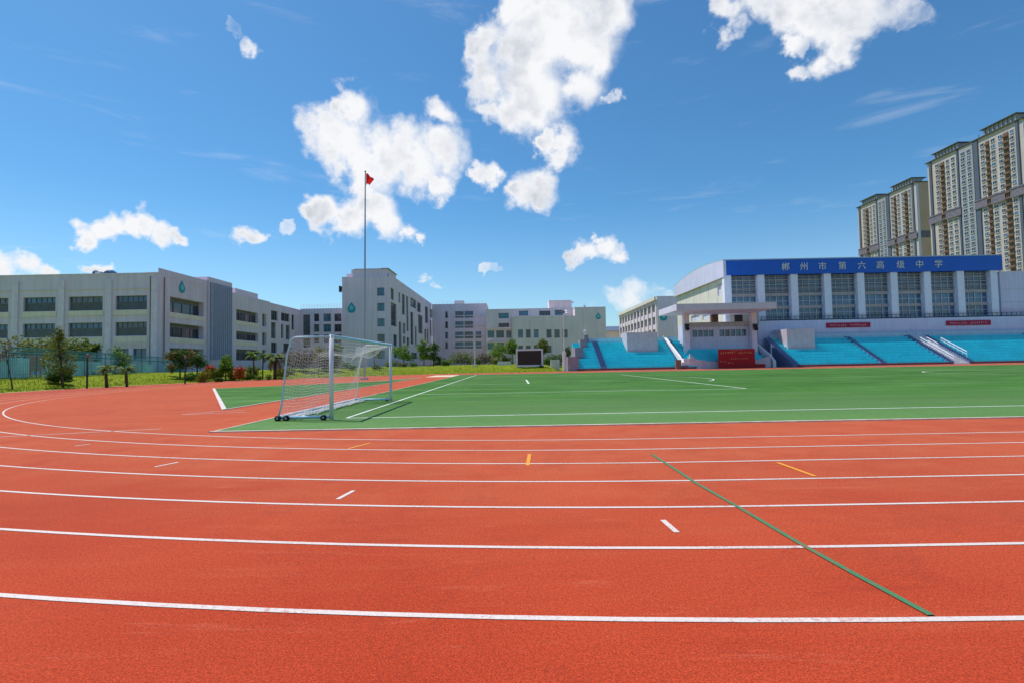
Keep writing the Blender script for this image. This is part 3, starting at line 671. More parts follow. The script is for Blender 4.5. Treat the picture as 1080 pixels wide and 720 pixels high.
mb = MB(); mb.box(GX0+.7, GX1, GY0+1.0, GY1, 0, 8.6); mb.box(GX0+.8, GX1-.1, GY0+1.3, GY1-.2, 8.6, 19.5); mb.build('base_wall', M_GREYBLUE, G)
M_LOUV_G = mat('taupe_louvre', (.40, .36, .36), .6)
for k in range(9):
    x = 40.72+6.27*k; b = MB(); b.box(x-.66, x+.66, GY0-.1, GY0+.95, 8.3, 17.197); b.build('column', M_COLUMN, G)
for k in range(8):
    xa, xb = 40.72+6.27*k+.663, 40.72+6.27*(k+1)-.663; wd = xb-xa
    f = MB(); y = GY0+.72
    for q in (.003, wd*.25, wd*.5, wd*.75, wd-.083): f.box(xa+q, xa+q+.08, y, y+.1, 8.75, 17.19)
    for z in (8.75, 9.9, 12.2, 14.6, 15.4, 16.2): f.box(xa+.1, xb-.1, y+.01, y+.09, z, z+.07)
    fo = f.build('window', M_FRAME_W, G)
    g = MB(); g.quad((xa, y+.12, 8.75), (xb, y+.12, 8.75), (xb, y+.12, 17.19), (xa, y+.12, 17.19)); g.build('pane', M_GLASS_BLUE, fo)
    l = MB()
    for z in (17.0, 16.72, 16.3, 15.8, 15.3, 14.8, 14.3, 13.95): l.box(xa+.01, xb-.01, y-.22, y-.02, z-.035, z+.035)
    l.build('louvre', M_LOUV_G, fo)
    s_ = MB(); s_.box(xa+.012, xb-.012, y-.1, y-.004, 13.15, 13.75); s_.box(xa+.012, xb-.012, y-.1, y-.004, 10.75, 11.35); s_.build('spandrel', M_LOUV_G, fo)
b = MB(); b.box(46.5, GX1+9, GY0-.5, GY0-.12, 8.45, 8.62)
for k in range(60): b.box(46.6+.9*k, 46.66+.9*k, GY0-.47, GY0-.41, 8.62, 9.15)
b.box(46.5, GX1+9, GY0-.49, GY0-.42, 9.15, 9.22); b.build('balcony_railing', M_DARK, G)
# characters of the fascia: mesh taken from Blender's built-in font
SIGN = '郴州市第六高级中学'
for ch, px_ in zip(SIGN, (828.5, 848, 867.5, 888.5, 909, 928.5, 950, 970, 990)):
    cu = bpy.data.curves.new('letter', 'FONT'); cu.body = ch; cu.size = 1.6; cu.extrude = .05; cu.align_x = 'CENTER'; cu.resolution_u = 2; cu.offset = .0
    to = bpy.data.objects.new('tmp', cu); COL.objects.link(to)
    bpy.context.view_layer.update(); dg = bpy.context.evaluated_depsgraph_get()
    me = bpy.data.meshes.new_from_object(to.evaluated_get(dg)); bpy.data.objects.remove(to)
    u, z = pf(px_, 281, GY0-.4); zc = sum(v.co.y for v in me.vertices)/max(1, len(me.vertices))
    me.transform(Matrix.Rotation(R(90), 4, 'X')); me.materials.clear(); me.materials.append(M_LETTER)
    o = link('letter', me, G, (u, GY0-.375, 18.62-.62))
# wing to the right
Wg = thing('gymnasium_annex', 'plain blue-grey annex wall joining the gymnasium beside its last column', 'building', (100, 100, 0))
mb = MB(); mb.box(GX1+.02, 128, GY0+.4, GY1, 0, 16.9); mb.build('wall', M_GREYBLUE, Wg)
b = MB()
for z in (11.2, 13.6): b.box(GX1+.03, 128, GY0+.37, GY0+.397, z, z+.06)
b.build('panel_joint', M_CONC, Wg); coping(Wg, GX1+.1, 128, GY0+.4, GY1, 16.9)

# ------------------------------------------------------------------ grandstands
SV0, SV1, NR = 85.6, 94.9, 10
def rows(mb, x0, x1, v0=SV0, v1=SV1, z0=.55, z1=4.95, n=NR):
    dv, dz = (v1-v0)/n, (z1-z0)/(n-1)
    for k in range(n):
        z = z0+dz*k; mb.box(x0, x1, v0+dv*k, v1, max(0, z-dz) if k else .0, z)
def stand(root, x0, x1, m=M_SEAT, n=NR):
    mb = MB(); rows(mb, x0, x1); mb.build('seating_block', m, root)
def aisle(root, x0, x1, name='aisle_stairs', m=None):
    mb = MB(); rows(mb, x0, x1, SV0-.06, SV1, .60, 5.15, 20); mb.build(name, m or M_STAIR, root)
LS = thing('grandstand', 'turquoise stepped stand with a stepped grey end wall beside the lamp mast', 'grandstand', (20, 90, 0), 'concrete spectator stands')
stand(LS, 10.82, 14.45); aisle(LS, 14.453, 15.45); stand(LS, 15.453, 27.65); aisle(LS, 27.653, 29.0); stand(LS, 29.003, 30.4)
mb = MB(); mb.box(13.2, 30.4, SV1+.003, SV1+.5, 0, 5.75); mb.build('back_parapet', M_SEAT_TOP, LS)
mb = MB(); mb.box(10.5, 30.3, SV0-.09, SV0-.05, 0, .34); mb.build('base_strip', M_REDSTRIP, LS)
for (a, b_, v, z) in ((9.05, 10.80, SV0-.03, 2.35), (10.65, 12.1, 89, 3.95), (12.0, 13.2, 92.3, 5.45), (13.0, 13.8, 94.4, 6.3)):
    mb = MB(); mb.box(a, b_, v, SV1+.4, 0, z); mb.build('end_wall', M_CONC_DK, LS)
mb = MB(); ua, z_ = pf(661, 352, 90.8); ub = pf(693.5, 352, 90.8)[0]; mb.box(ua, ub, 90.8, SV1+.8, 2.6, 6.45); mb.build('upper_box', M_PINKWALL, LS)
b = MB(); b.tube(((27.55, SV0+.3, 1.3), (27.55, SV1-.3, 5.9)), .04, 6); b.tube(((27.55, SV0+.3, .5), (27.55, SV0+.3, 1.3)), .03, 6); b.build('handrail', M_STEEL, LS)
RS = thing('grandstand', 'long turquoise stepped stand below the gymnasium split by a white staircase', 'grandstand', (70, 90, 0), 'concrete spectator stands')
xa = [(45.6, 46.2), (47.3, 60.9), (61.75, 71.95), (76.1, 93.6), (94.5, 112), (113, 130)]
for a, b_ in xa[1:]: stand(RS, a, b_)
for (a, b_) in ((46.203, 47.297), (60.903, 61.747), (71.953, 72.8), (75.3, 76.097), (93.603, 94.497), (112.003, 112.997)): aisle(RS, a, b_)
mb = MB(); rows(mb, 72.85, 75.25, SV0-.25, SV1, .2, 5.0, 24); mb.build('white_staircase', M_WHITEWALL, RS)
for x, v0, v1 in ((72.9, SV0, SV1+.6), (74.1, SV0+4.5, SV1+.4), (76.4, SV0+1.5, SV0+6.6)):
    b = MB(); zf = lambda v: .35+(v-SV0)/(SV1-SV0)*4.6
    b.tube(((x, v0, zf(v0)+.95), (x, v1, zf(v1)+.95)), .07, 6); b.tube(((x, v0, zf(v0)+.5), (x, v1, zf(v1)+.5)), .045, 6)
    for k in range(7):
        v = v0+(v1-v0)*k/6; b.tube(((x, v, zf(v)-.3), (x, v, zf(v)+.95)), .04, 6)
    b.build('handrail', M_STEEL, RS)
mb = MB(); mb.box(47.3, 130, SV1+.003, SV1+.5, 0, 5.75); mb.build('back_parapet', M_SEAT_TOP, RS)
mb = MB(); mb.box(47.0, 72.6, SV0-.09, SV0-.05, 0, .34); mb.box(75.6, 130, SV0-.09, SV0-.05, 0, .34); mb.build('base_strip', M_REDSTRIP, RS)
mb = MB(); ua = pf(830, 352, 90.8)[0]; ub = pf(859, 352, 90.8)[0]; mb.box(ua, ub, 90.8, SV1+.8, 2.6, 6.55); mb.build('upper_box', M_PINKWALL, RS)
mb = MB(); mb.box(45.6, 130, SV1+.9, SV1+1.1, 0, 8.4); mb.build('rear_wall', M_GREYBLUE, RS)
# ------------------------------------------------------------------ reviewing rostrum
Ro = thing('rostrum', 'white reviewing rostrum under a flat cantilevered canopy between the two stands', 'rostrum', (36, 88, 0))
mb = MB(); c0, cz1 = pf(713.3, 320.7, 84); c1 = pf(819, 319.4, 84)[0]; mb.box(c0, c1, 84, 94.3, cz1-1.05, cz1); mb.build('canopy', mat('lavender_white_canopy', (.70, .66, .74), .7, var=.05, streak=.08), Ro)
RZ = cz1-1.05
mb = MB(); ops = []
wa = pf(726, 350, 91)[0]; wb = pf(793, 350, 91)[0]
for k in range(10):
    if k == 4: continue
    a = .7+(wb-wa-1.6)*k/10; ops.append((a, a+(wb-wa-1.6)/10-.12, 5.45, 6.65, None, M_GLASS_BLUE))
facade(Ro, mb, (wa, 91, 0), 0, wb-wa, 0, 7.7, ops, .25); box_shell(mb, wa, wb, 91, 96.3, 0, 7.7, 'f'); mb.build('wall', M_GREYBLUE, Ro)
mb = MB(); mb.box(wa-.2, wb+.2, 90.85, 91.0-.003, 7.2, 8.0); mb.build('deck_edge', M_CONC, Ro)
for px_ in (724, 795):
    u = pf(px_, 350, 90)[0]; b = MB(); b.box(u-.45, u+.45, 89.7, 90.7, 0, RZ-.003); b.build('column', M_TRIM, Ro)
u = pf(752.5, 334, 94)[0]; b = MB(); b.box(u-.55, u+.55, 93.2, 94.2, 7.703, RZ-.003); b.build('rear_pillar', M_BROWN, Ro)
u0_, u1_ = pf(770, 334, 95.5)[0], pf(800, 334, 95.5)[0]
mb = MB(); wall(mb, (u0_, 95.5, 0), 0, u1_-u0_, 7.703, RZ+.6, [(.8, 2.4, 7.703, 9.6)], .3); mb.build('rear_wall', mat('olive_grey_wall', (.42, .40, .33), .8), Ro)
b = MB(); b.box(u0_+.8, u0_+2.4, 95.75, 95.85, 7.71, 9.6); b.build('door', M_DARK, Ro)
for px_ in (724.5, 796.5):
    u, z = pf(px_, 344, 89.4); b = MB(); b.tube(((u, 89.55, z-.45), (u, 89.3, z-.45), (u, 89.2, z-.4)), [.2, .35, .42], 10); b.box(u-.35, u+.35, 89.2, 89.58, z-.1, z+.4); b.build('loudspeaker', M_DARK, Ro)
# curved turquoise front tiers with white plinth
mb = MB(); ra, rb = pf(727, 380, 86)[0], pf(812, 380, 86)[0]
for k in range(5):
    s_ = .38*k; mb.box(ra+.3+s_*.5, rb-.6-s_*.5, SV0+.5+.85*k, 90.9, 1.2 if k == 0 else 1.2+.42*(k-1), 1.2+.42*k+.42)
mb.build('front_tiers', M_SEAT, Ro)
mb = MB()
poly = [(ra, SV0+.45, 0), (rb, SV0+.45, 0), (rb, SV0+.45, 1.9), (rb-2.8, SV0+.45, 1.15), (ra+3.2, SV0+.45, 1.15), (ra+.9, SV0+.45, 1.6), (ra, SV0+.45, 2.5)]
mb.prism(poly, (0, -.35, 0)); mb.build('plinth', M_PINKWALL, Ro)
for (xa_, s_) in ((pf(718, 380, 86)[0], 1), (pf(813, 380, 86)[0]+.2, 1)):
    if xa_ < 35: b = MB(); b.box(xa_+.43, xa_+1.45, SV0+.2, SV0+1.4, 0, 1.75); b.build('parapet_end', M_WHITEWALL, Ro)
    mb = MB(); mb.prism([(xa_, SV0-.05, 0), (xa_, SV1, 0), (xa_, SV1, 5.6), (xa_, SV0+1.6, 2.2), (xa_, SV0-.05, 1.1)], (.42, 0, 0)); mb.build('side_parapet', M_WHITEWALL, Ro)
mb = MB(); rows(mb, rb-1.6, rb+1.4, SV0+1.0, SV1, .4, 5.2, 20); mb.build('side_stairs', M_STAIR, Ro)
b = MB(); u = pf(716, 380, 85)[0]; b.box(u-.5, u+.35, 84.9, 85.5, .02, 1.55); b.box(u-.4, u+.25, 84.86, 84.9, .9, 1.45); b.build('fire_cabinet', M_BROWN, None, label='small brown cabinet standing at the foot of the white parapet of the rostrum', cat='cabinet')
# red podium banner with gold lettering
pb = thing('podium_banner', 'big red banner board with rows of gold lettering in front of the rostrum', 'banner', (39, 85, 0))
xa_, zt = pf(757.5, 368, 84.6); xb_ = pf(796, 368, 84.6)[0]; zt = 3.15
mb = MB(); mb.box(xa_, xb_, 84.6, 84.75, .05, zt); mb.box(xb_, xb_+1.6, 84.5, 84.8, .05, .62); mb.build('board', M_RED, pb)
mb = MB(); rr = random.Random(3)
def marks(mb, x0, x1, z, h, n, y, lean=0):
    """rows of tiny character-like strokes, as illegible as in the photograph"""
    for k in range(n):
        x = x0+(x1-x0)*k/n; wd = (x1-x0)/n*.72
        for j in range(3): q = rr.uniform(0, .8)*h; mb.box(x+wd*rr.uniform(0, .3), x+wd*rr.uniform(.6, 1), y-.01, y, z+q, z+q+h*.12)
        for j in range(2): q = x+wd*rr.uniform(.1, .8); mb.box(q, q+wd*.14, y-.012, y, z+h*rr.uniform(0, .3), z+h*rr.uniform(.6, 1))
marks(mb, xa_+.35, xa_+2.9, 2.35, .42, 7, 84.595); marks(mb, xa_+3.2, xb_-.3, 2.35, .42, 7, 84.595); marks(mb, xa_+1.9, xa_+4.0, 2.85, .22, 8, 84.595)
marks(mb, xa_+2.0, xb_-1.0, 1.45, .22, 14, 84.595); marks(mb, xa_+.2, xa_+1.4, .95, .3, 3, 84.595); marks(mb, xa_+1.5, xa_+2.6, .8, .3, 2, 84.595)
mb.build('lettering', M_GOLD, pb)
for k, (pxa, pxb, py, lab) in enumerate(((871.5, 918, 343.3, 'crimson slogan banner on the rear wall above the turquoise block nearer the rostrum'), (998, 1045, 341, 'crimson slogan banner on the rear wall just past the white staircase'))):
    wb_ = thing('wall_banner', lab, 'banner', (60, 95.7, 7), 'crimson slogan banners on the rear wall')
    a, z = pf(pxa, py, 95.7); b_ = pf(pxb, py, 95.7)[0]
    mb = MB(); mb.box(a, b_, 95.66, 95.76, z-.45, z+.45); mb.build('cloth', M_CRIMSON, wb_)
    mb = MB(); marks(mb, a+.7, (a+b_)/2-.3, z-.22, .42, 8, 95.655); marks(mb, (a+b_)/2+.3, b_-.7, z-.22, .42, 8, 95.655); mb.build('lettering', mat('pale_pink_lettering', (.75, .42, .45), .6), wb_)

# ------------------------------------------------------------------ apartment towers
M_TW = mat('tower_cream', (.52, .44, .42), .8, var=.06, vscale=.08, streak=.1)
M_TWP = mat('tower_pinkish', (.50, .40, .36), .8, var=.06, vscale=.08)
M_TWG = mat('tower_grey', (.33, .33, .38), .8, var=.08, vscale=.08)
M_TWB = mat('tower_brown', (.17, .105, .075), .8, var=.1, vscale=.2)
M_TWN = mat('tower_navy', (.09, .11, .16), .6, var=.1, vscale=.2)
M_TWT = mat('tower_tan_shade', (.58, .38, .29), .8, var=.08, vscale=.1)
M_EAVE = mat('tower_eave', (.10, .095, .105), .7)
M_BAND = mat('tower_band', (.17, .15, .19), .8, var=.2, vscale=.6)
def tower(label, X0, VA, VB, H, width, seed):
    """left-facing slab; v runs from the near edge VA to the far edge VB"""
    T = thing('apartment_tower', label, 'apartment tower', (X0+width/2, (VA+VB)/2, 0), 'high-rise apartment towers')
    rr = random.Random(seed); L = VB-VA; sc = L/54.5
    V = lambda q: VA+(q-234.5)*sc
    base = MB(); box_shell(base, X0, X0+width, VA, VB, 0, H); base.build('wall', M_TW, T)
    def col(a, b, d, m, nm, z0=0, z1=None, zz=.0):
        b_ = MB(); b_.box(X0-d, X0-.01, V(a), V(b), z0, (z1 or H-.1)-zz); b_.build(nm, m, T)
    for a, b in ((235.6, 238.0), (256.6, 260.0), (268.1, 270.2), (285.4, 288)): col(a+.55, b-.55, .5, M_TWN, 'navy_pier')
    col(281, 285.3, .25, M_TWP, 'pink_panel', 0, H*.98); col(260.1, 268, .35, M_TWG, 'grey_bay', 0, H-1.2)
    FH = 2.98; nf = int((H-4)/FH)
    for a, b in ((241.3, 243.8), (251.2, 253.0), (277.7, 280.1)):
        col(a, b, .3, M_TWB, 'brown_bay', 0, H-3)
        bl = MB(); bl.box(X0-1.0, X0-.31, V(a)+.1, V(b)-.1, -.15, .05); bl.box(X0-1.02, X0-.94, V(a)+.1, V(b)-.1, .05, .75); bme = bl.mesh('balcony', M_TWB)
        for k in range(min(nf, 33)): o = link('balcony', bme, T, None); o.location.z += H-5-k*FH
    wins = []
    for (a, b, d) in ((238.7, 240.4, .02), (244.6, 246.4, .02), (248.2, 250.2, .02), (254.0, 255.9, .02), (261.3, 263.3, .37), (264.7, 266.9, .37), (271.2, 273.2, .02), (274.6, 276.5, .02), (281.3, 283.2, .27)):
        for k in range(nf):
            wins.append((a, b, d, H-4.6-k*FH))
    wins = [q for q in wins if q[3] > 3]
    wins.sort(key=lambda q: (-(q[3] > 50), q[0], -q[3]))
    rest = MB(); restf = MB()
    for i, (a, b, d, z) in enumerate(wins):
        def put(p, f):
            p.quad((X0-d-.06, V(b), z), (X0-d-.06, V(a), z), (X0-d-.06, V(a), z+1.55), (X0-d-.06, V(b), z+1.55))
            f.box(X0-d-.35, X0-d-.012, V(a)-.12, V(b)+.12, z-.16, z-.02); f.box(X0-d-.2, X0-d-.012, V(a)-.1, V(b)+.1, z+1.56, z+1.7)
            for y in (V(a)-.08, (V(a)+V(b))/2, V(b)): f.box(X0-d-.14, X0-d-.013, y, y+.08, z-.02, z+1.56)
        if i < 100:
            p, f = MB(), MB(); put(p, f); fo = f.build('window', M_FRAME_W, T); p.build('pane', M_GLASS_BLUE if rr.random() < .2 else M_GLASS, fo)
        else: put(rest, restf)
    fo = restf.build('window', M_FRAME_W, T, kind='stuff'); rest.build('pane', M_GLASS, fo)
    bd = MB(); zb = H*.70
    for a, b in ((234.5, 241.2), (243.9, 251.1), (253.1, 260), (268.1, 277.6), (280.2, 289)):
        bd = MB(); bd.box(X0-.75, X0-.52, V(a), V(b), zb-2.2, zb+2.2); bd.box(X0-.95, X0-.76, V(a), V(b), zb+1.7, zb+2.3); bd.box(X0-.95, X0-.76, V(a), V(b), zb-2.3, zb-1.8); bd.build('dark_band', M_BAND, T)
    bd = MB(); bd.box(X0, X0+width, V(234.5)-.25, V(234.5)-.004, zb-2.2, zb+2.2)
    bd.build('dark_band', M_BAND, T)
    e = MB(); e.box(X0-.9, X0+width+.6, V(234.5)-.7, V(289)+.8, H+.003, H+.4); e.build('eave', M_EAVE, T)
    for a, b, h in ((237, 254, 3.4), (268.5, 284, 3.2)):
        c = MB(); c.box(X0+.2, X0+width-2, V(a), V(b), H+.553, H+h)
        for k in range(8):
            y = V(a)+(V(b)-V(a))*k/7.5; c.box(X0-.3, X0+.19, y, y+.5, H+.553, H+h)
        c.build('roof_storey', M_TWG, T)
        c = MB(); c.box(X0-1.1, X0+width, V(a)-.8, V(b)+.8, H+h+.003, H+h+.4); c.build('upper_eave', M_EAVE, T)
    f = MB(); ed = MB()                                        # the narrow shaded end facing the pitch
    f.box(X0+.02, X0+width-.02, VA-.12, VA-.006, 0, H*.995); f.build('end_wall', M_TWT, T)
    ed.box(X0-.02, X0+1.6, VA-.35, VA-.13, 0, H*.99); ed.build('corner_pier', M_GREYBLUE, T)
    m_ = MB(); m_.tube(((X0+6, V(263), H+.5), (X0+6, V(263), H+5)), .12, 5); m_.build('roof_mast', M_DARK, T)
    return T
tower('tall cream and brown apartment tower cut by the right edge of the picture', 236, 233.6, 288, 109.2, 17, 1)
tower('cream and brown apartment tower farther off, showing its narrow tan end wall', 252.6, 318, 372, 109, 8.5, 2)

# ------------------------------------------------------------------ plants
def leafcloud(mb, blobs, n, size, rr, flat=.0, hang=0.):
    tot = sum(b[3]**2*(b[4] if len(b) > 4 else 1) for b in blobs)
    for b in blobs:
        k = int(n*(b[3]**2*(b[4] if len(b) > 4 else 1))/tot); sq = b[4] if len(b) > 4 else 1
        for _ in range(k):
            d = Vector((rr.gauss(0, 1), rr.gauss(0, 1), rr.gauss(0, 1))).normalized(); r = b[3]*(rr.random()**.42)*(1+.25*rr.gauss(0, .5))
            p = Vector((b[0]+d.x*r, b[1]+d.y*r, b[2]+d.z*r*sq)); s = size*rr.uniform(.55, 1.35)
            a = Vector((rr.gauss(0, 1), rr.gauss(0, 1), rr.gauss(0, .6)-hang)).normalized(); c = a.cross(Vector((rr.gauss(0, 1), rr.gauss(0, 1), rr.gauss(0, 1)))).normalized()
            mb.add([p-a*s, p+c*s*.42, p+a*s, p-c*s*.42], [(0, 1, 2, 3)])
PG = {'tree': 'small trees on the grass bank', 'shrub': 'shrubs along the grass bank', 'palm': 'palms on the grass bank'}
def wob(p, q, rr, k, amp): 
    return [Vector(p).lerp(Vector(q), i/k)+Vector((rr.uniform(-amp, amp), rr.uniform(-amp, amp), 0))*(1 if 0 < i < k else 0) for i in range(k+1)]
def tree(label, u, v, H, cw, ch, leaf, seed, n=900, size=.2, trunk=.09, bark=None, lean=(0, 0), kind='tree', loose=1.0, extra=None, name='tree', cat='tree', hang=0., cone=False):
    rr = random.Random(seed); z0 = hz(u, v); T = thing(name, label, cat, (u, v, z0), PG.get(kind))
    tb = MB(); top = Vector((lean[0], lean[1], H-ch*.35)); path = wob((0, 0, -.15), top, rr, 5, trunk*.8)
    tb.tube(path, [trunk*(1.15-.75*i/5) for i in range(6)], 7)
    blobs = []
    nb = 12 if cone else 7
    for i in range(nb):
        a = 2*math.pi*(i+rr.random()*.6)/nb; zz = H-ch*rr.uniform(.25, .85); rad = cw*.5*rr.uniform(.35, .8)*loose
        if cone: q = i/(nb-1); a = 2.4*i; zz = H-ch*(.88-.80*q); rad = cw*.42*(1-q)*rr.uniform(.7, 1)
        tip = Vector((lean[0]+rad*math.cos(a), lean[1]+rad*math.sin(a), zz)); st = path[3 if i % 2 else 4]
        tb.tube(wob(st, tip, rr, 3, .05), [trunk*.5, trunk*.35, trunk*.24, trunk*.1], 5, False)
        blobs.append((tip.x, tip.y, tip.z, cw*rr.uniform(.17, .27)*((1.15-.6*i/(nb-1)) if cone else 1), rr.uniform(.7, 1.1)))
    if not cone: blobs.append((lean[0], lean[1], H-ch*.22, cw*.25, ch/cw if ch < cw else 1.1)); blobs.append((lean[0], lean[1], H-ch*.55, cw*.28, 1))
    else: blobs.append((lean[0], lean[1], H-ch*.08, cw*.12, 2.2))
    tb.build('trunk', bark or M_BARK, None, True); local(T, COL.objects[-1])
    cb = MB(); leafcloud(cb, blobs, n, size, rr, hang=hang); local(T, cb.build('crown', leaf))
    if extra:
        eb = MB(); leafcloud(eb, [(b[0], b[1], b[2], b[3]*1.08) for b in blobs[:5]], n//4, size, rr); local(T, eb.build('blossom', extra))
    return T
def shrub(label, u, v, wd, H, leaf, seed, n=500, size=.16, extra=None, depth=None, z0=None, cat='shrub', name='shrub'):
    rr = random.Random(seed); T = thing(name, label, cat, (u, v, hz(u, v) if z0 is None else z0), PG['shrub'])
    sb = MB(); blobs = []; k = max(3, int(wd/H*3))
    for i in range(k):
        x = (i+.5)/k-.5; tip = Vector((x*wd*.8, rr.uniform(-.3, .3)*(depth or wd*.5), H*rr.uniform(.45, .72)))
        sb.tube(((tip.x*.6, tip.y*.5, -.1), tip), [.035, .012], 5, False); r = min(H*.42, wd*.5)*rr.uniform(.75, 1.05)
        blobs.append((tip.x, tip.y, tip.z, r, 1)); blobs.append((tip.x+rr.uniform(-.2, .2), tip.y, H*.3, r*.75, .8))
    local(T, sb.build('stem', M_BARK)); cb = MB(); leafcloud(cb, blobs, n, size, rr); local(T, cb.build('foliage', leaf))
    if extra:
        eb = MB(); leafcloud(eb, [(b[0], b[1], b[2]+H*.18, b[3]*.85) for b in blobs[::2]], n//2, size, rr); local(T, eb.build('blossom', extra))
    return T
def palm(label, u, v, H, fl, seed, nf=18, trunk=.14, leaf=None, dry=None):
    rr = random.Random(seed); T = thing('palm_tree', label, 'palm', (u, v, hz(u, v)), PG['palm'])
    tb = MB(); lx = rr.uniform(-.1, .1); tb.tube(((0, 0, -.15), (lx*.4, 0, H*.35), (lx, 0, H*.75), (lx, 0, H)), [trunk*1.25, trunk, trunk*.9, trunk*.75], 9); local(T, tb.build('trunk', M_BARK, None, True))
    for which, k0, k1, mm in (('crown', 0, nf, leaf or L_PALM), ('dry_fronds', nf, nf+(5 if dry else 0), dry)):
        if k1 == k0: continue
        fb = MB()
        for k in range(k0, k1):
            a = 2.4*k+rr.uniform(-.3, .3); el = R(rr.uniform(10, 78)) if which == 'crown' else R(rr.uniform(-30, 5)); ln = fl*rr.uniform(.8, 1.1)
            h = Vector((math.cos(a), math.sin(a), 0)); side = Vector((-h.y, h.x, 0)); p = Vector((lx, 0, H)); pts = [p.copy()]; dd = el
            for s_ in range(7):
                p = p+(h*math.cos(dd)+Vector((0, 0, math.sin(dd))))*ln/7; dd -= R(rr.uniform(11, 19)); pts.append(p.copy())
            fb.tube(pts, [.03*(1-.11*i) for i in range(8)], 4, False)
            for i in range(1, 8):
                for sg in (-1, 1):
                    for hh in (0, .5):
                        q = pts[i-1].lerp(pts[i], hh+.25); d = (pts[i]-pts[i-1]).normalized(); ll = fl*.30*math.sin(math.pi*(i+hh)/9.2+.25)
                        tip = q+side*sg*ll*.8+d*ll*.45-Vector((0, 0, ll*rr.uniform(.2, .5))); wv = d*.085*fl
                        fb.add([q-wv*.5, q+wv*.5, tip], [(0, 1, 2)])
        local(T, fb.build(which, mm))
    return T
def UV(px_, V): return pf(px_, 390, V)[0]
# by the teal fence
tree('wispy conical olive tree with thin foliage on the lawn before the teal fence', UV(67, 46.5), 46.5, 5.2, 2.9, 4.0, L_OLIVE, 21, 1700, .12, .085, lean=(-.45, 0), hang=.5, cone=True)
shrub('dense dark bush at the foot of the wispy olive tree', UV(61, 48), 48, 2.4, 1.6, L_DARK, 22, 1500, .13)
tree('thin leaning almost leafless sapling at the edge of the picture', UV(14, 43), 43, 4.4, 1.3, 2.2, L_BROWN, 23, 160, .11, .05, lean=(-.75, 0))
palm('stubby dark-trunked palm on the lawn, closer to the wispy olive tree', UV(113, 47.5), 47.5, 1.6, 1.15, 31, 20, .13)
palm('stubby dark-trunked palm on the lawn, farther from the wispy olive tree', UV(134, 48.5), 48.5, 1.55, 1.1, 32, 20, .13)
for k, (a, wd, H, V, L, lab) in enumerate(((28, 4.0, 4.6, 57, L_OLIVE, 'olive hedge bush rising behind the fence in front of the far end windows'), (55, 3.6, 4.7, 57, L_OLIVE, 'olive bush directly behind the fence and the wispy tree'), (80, 2.6, 4.7, 58, L_OLIVE, 'ochre bush behind the fence just right of the wispy tree'))):
    shrub(lab, UV(a, V), V, wd, H, L, 40+k, 900, .2)
for k, (a, lab) in enumerate(((89.5, 'narrow dark column shrub behind the fence, nearer the wispy tree'), (98.5, 'narrow dark column shrub behind the fence, nearer the stubby palms'))):
    shrub(lab, UV(a, 62), 62, 1.1, 4.9, L_DARK, 50+k, 600, .18)
shrub('pale green bush behind the fence between the two stubby palms', UV(124, 60), 60, 1.8, 3.6, L_GREEN, 53, 400, .18)
# the planted edge in front of the school buildings
tree('dark broad tree with orange blossom behind the slim lawn lamp', UV(190, 62), 62, 3.4, 3.0, 2.6, L_DARK, 60, 1300, .17, .09, extra=L_ORANGE)
tree('dark green tree beside the orange-blossomed tree', UV(208, 64), 64, 3.2, 2.6, 2.5, L_DARK, 61, 900, .17, .09)
shrub('yellow-green bush at the end of the teal fence', UV(214, 58), 58, 1.3, 1.3, L_YELLOW, 62, 400)
shrub('shrub topped with scarlet flowers in front of the vertical louvres', UV(221.5, 61), 61, .9, 2.0, L_YELLOW, 63, 500, .13, L_RED)
tree('round bright green tree between two scarlet shrubs', UV(238, 64), 64, 3.0, 2.7, 2.4, L_GREEN, 64, 1200, .17, .07)
shrub('shrub topped with scarlet flowers beside the slender fan palms', UV(253, 62), 62, 1.0, 2.0, L_ORANGE, 65, 500, .13, L_RED)
shrub('low dark mound of a bush before the round green tree', UV(231, 59), 59, 1.1, .6, L_DARK, 66, 300, .1)
palm('slender palm with a thin crown in front of the grey wing', UV(268, 66), 66, 3.1, 1.35, 67, 18, .09, L_GREEN)
palm('slender palm leaning beside the large dry-fronded palm', UV(277, 67), 67, 2.9, 1.2, 68, 16, .08, L_GREEN)
palm('large bushy palm with yellowing hanging fronds next to the goal', UV(290, 67), 67, 2.6, 2.0, 69, 26, .2, L_PALM, L_PALMDRY)
for k, (a, lab) in enumerate(((272.5, 'small clipped dark ball bush nearer the scarlet shrub'), (283.5, 'small clipped dark ball bush nearer the large bushy palm'))): shrub(lab, UV(a, 63), 63, .75, .75, L_DARK, 70+k, 300, .08)
shrub('tall tangle of dry brown hedge seen through the goal net', UV(318, 78), 78, 5.5, 3.4, L_BROWN, 73, 1400, .2)
shrub('brown hedge continuing behind the near goal post', UV(343, 80), 80, 4.0, 3.2, L_BROWN, 74, 1000, .2)
tree('young yellow-green tree with a bare straight trunk seen through the goal', UV(336, 73.5), 73.5, 4.4, 2.0, 2.4, L_YELLOW, 75, 500, .18, .06, M_BARK_LT)
tree('dark slim tree close behind the near goal post', UV(356, 84), 84, 4.2, 2.0, 3.2, L_GREEN, 76, 600, .18, .07)
for k, (a, V, wd, H, L, lab) in enumerate(((306, 74, 2.2, .9, L_GREEN, 'low green bush under the sloping goal frame'), (372, 82, 1.3, .9, L_GREEN, 'low bush below the flagpole'), (397, 84, 1.6, .9, L_OLIVE, 'low olive bush seen through the goal mouth'),
        (425, 92, 2.0, 1.0, L_OLIVE, 'low olive bush right of the far goal post'), (436, 92, 1.6, .9, L_GREEN, 'low green bush at the corner of the tall block'))): shrub(lab, UV(a, V), V, wd, H, L, 80+k, 350, .13)
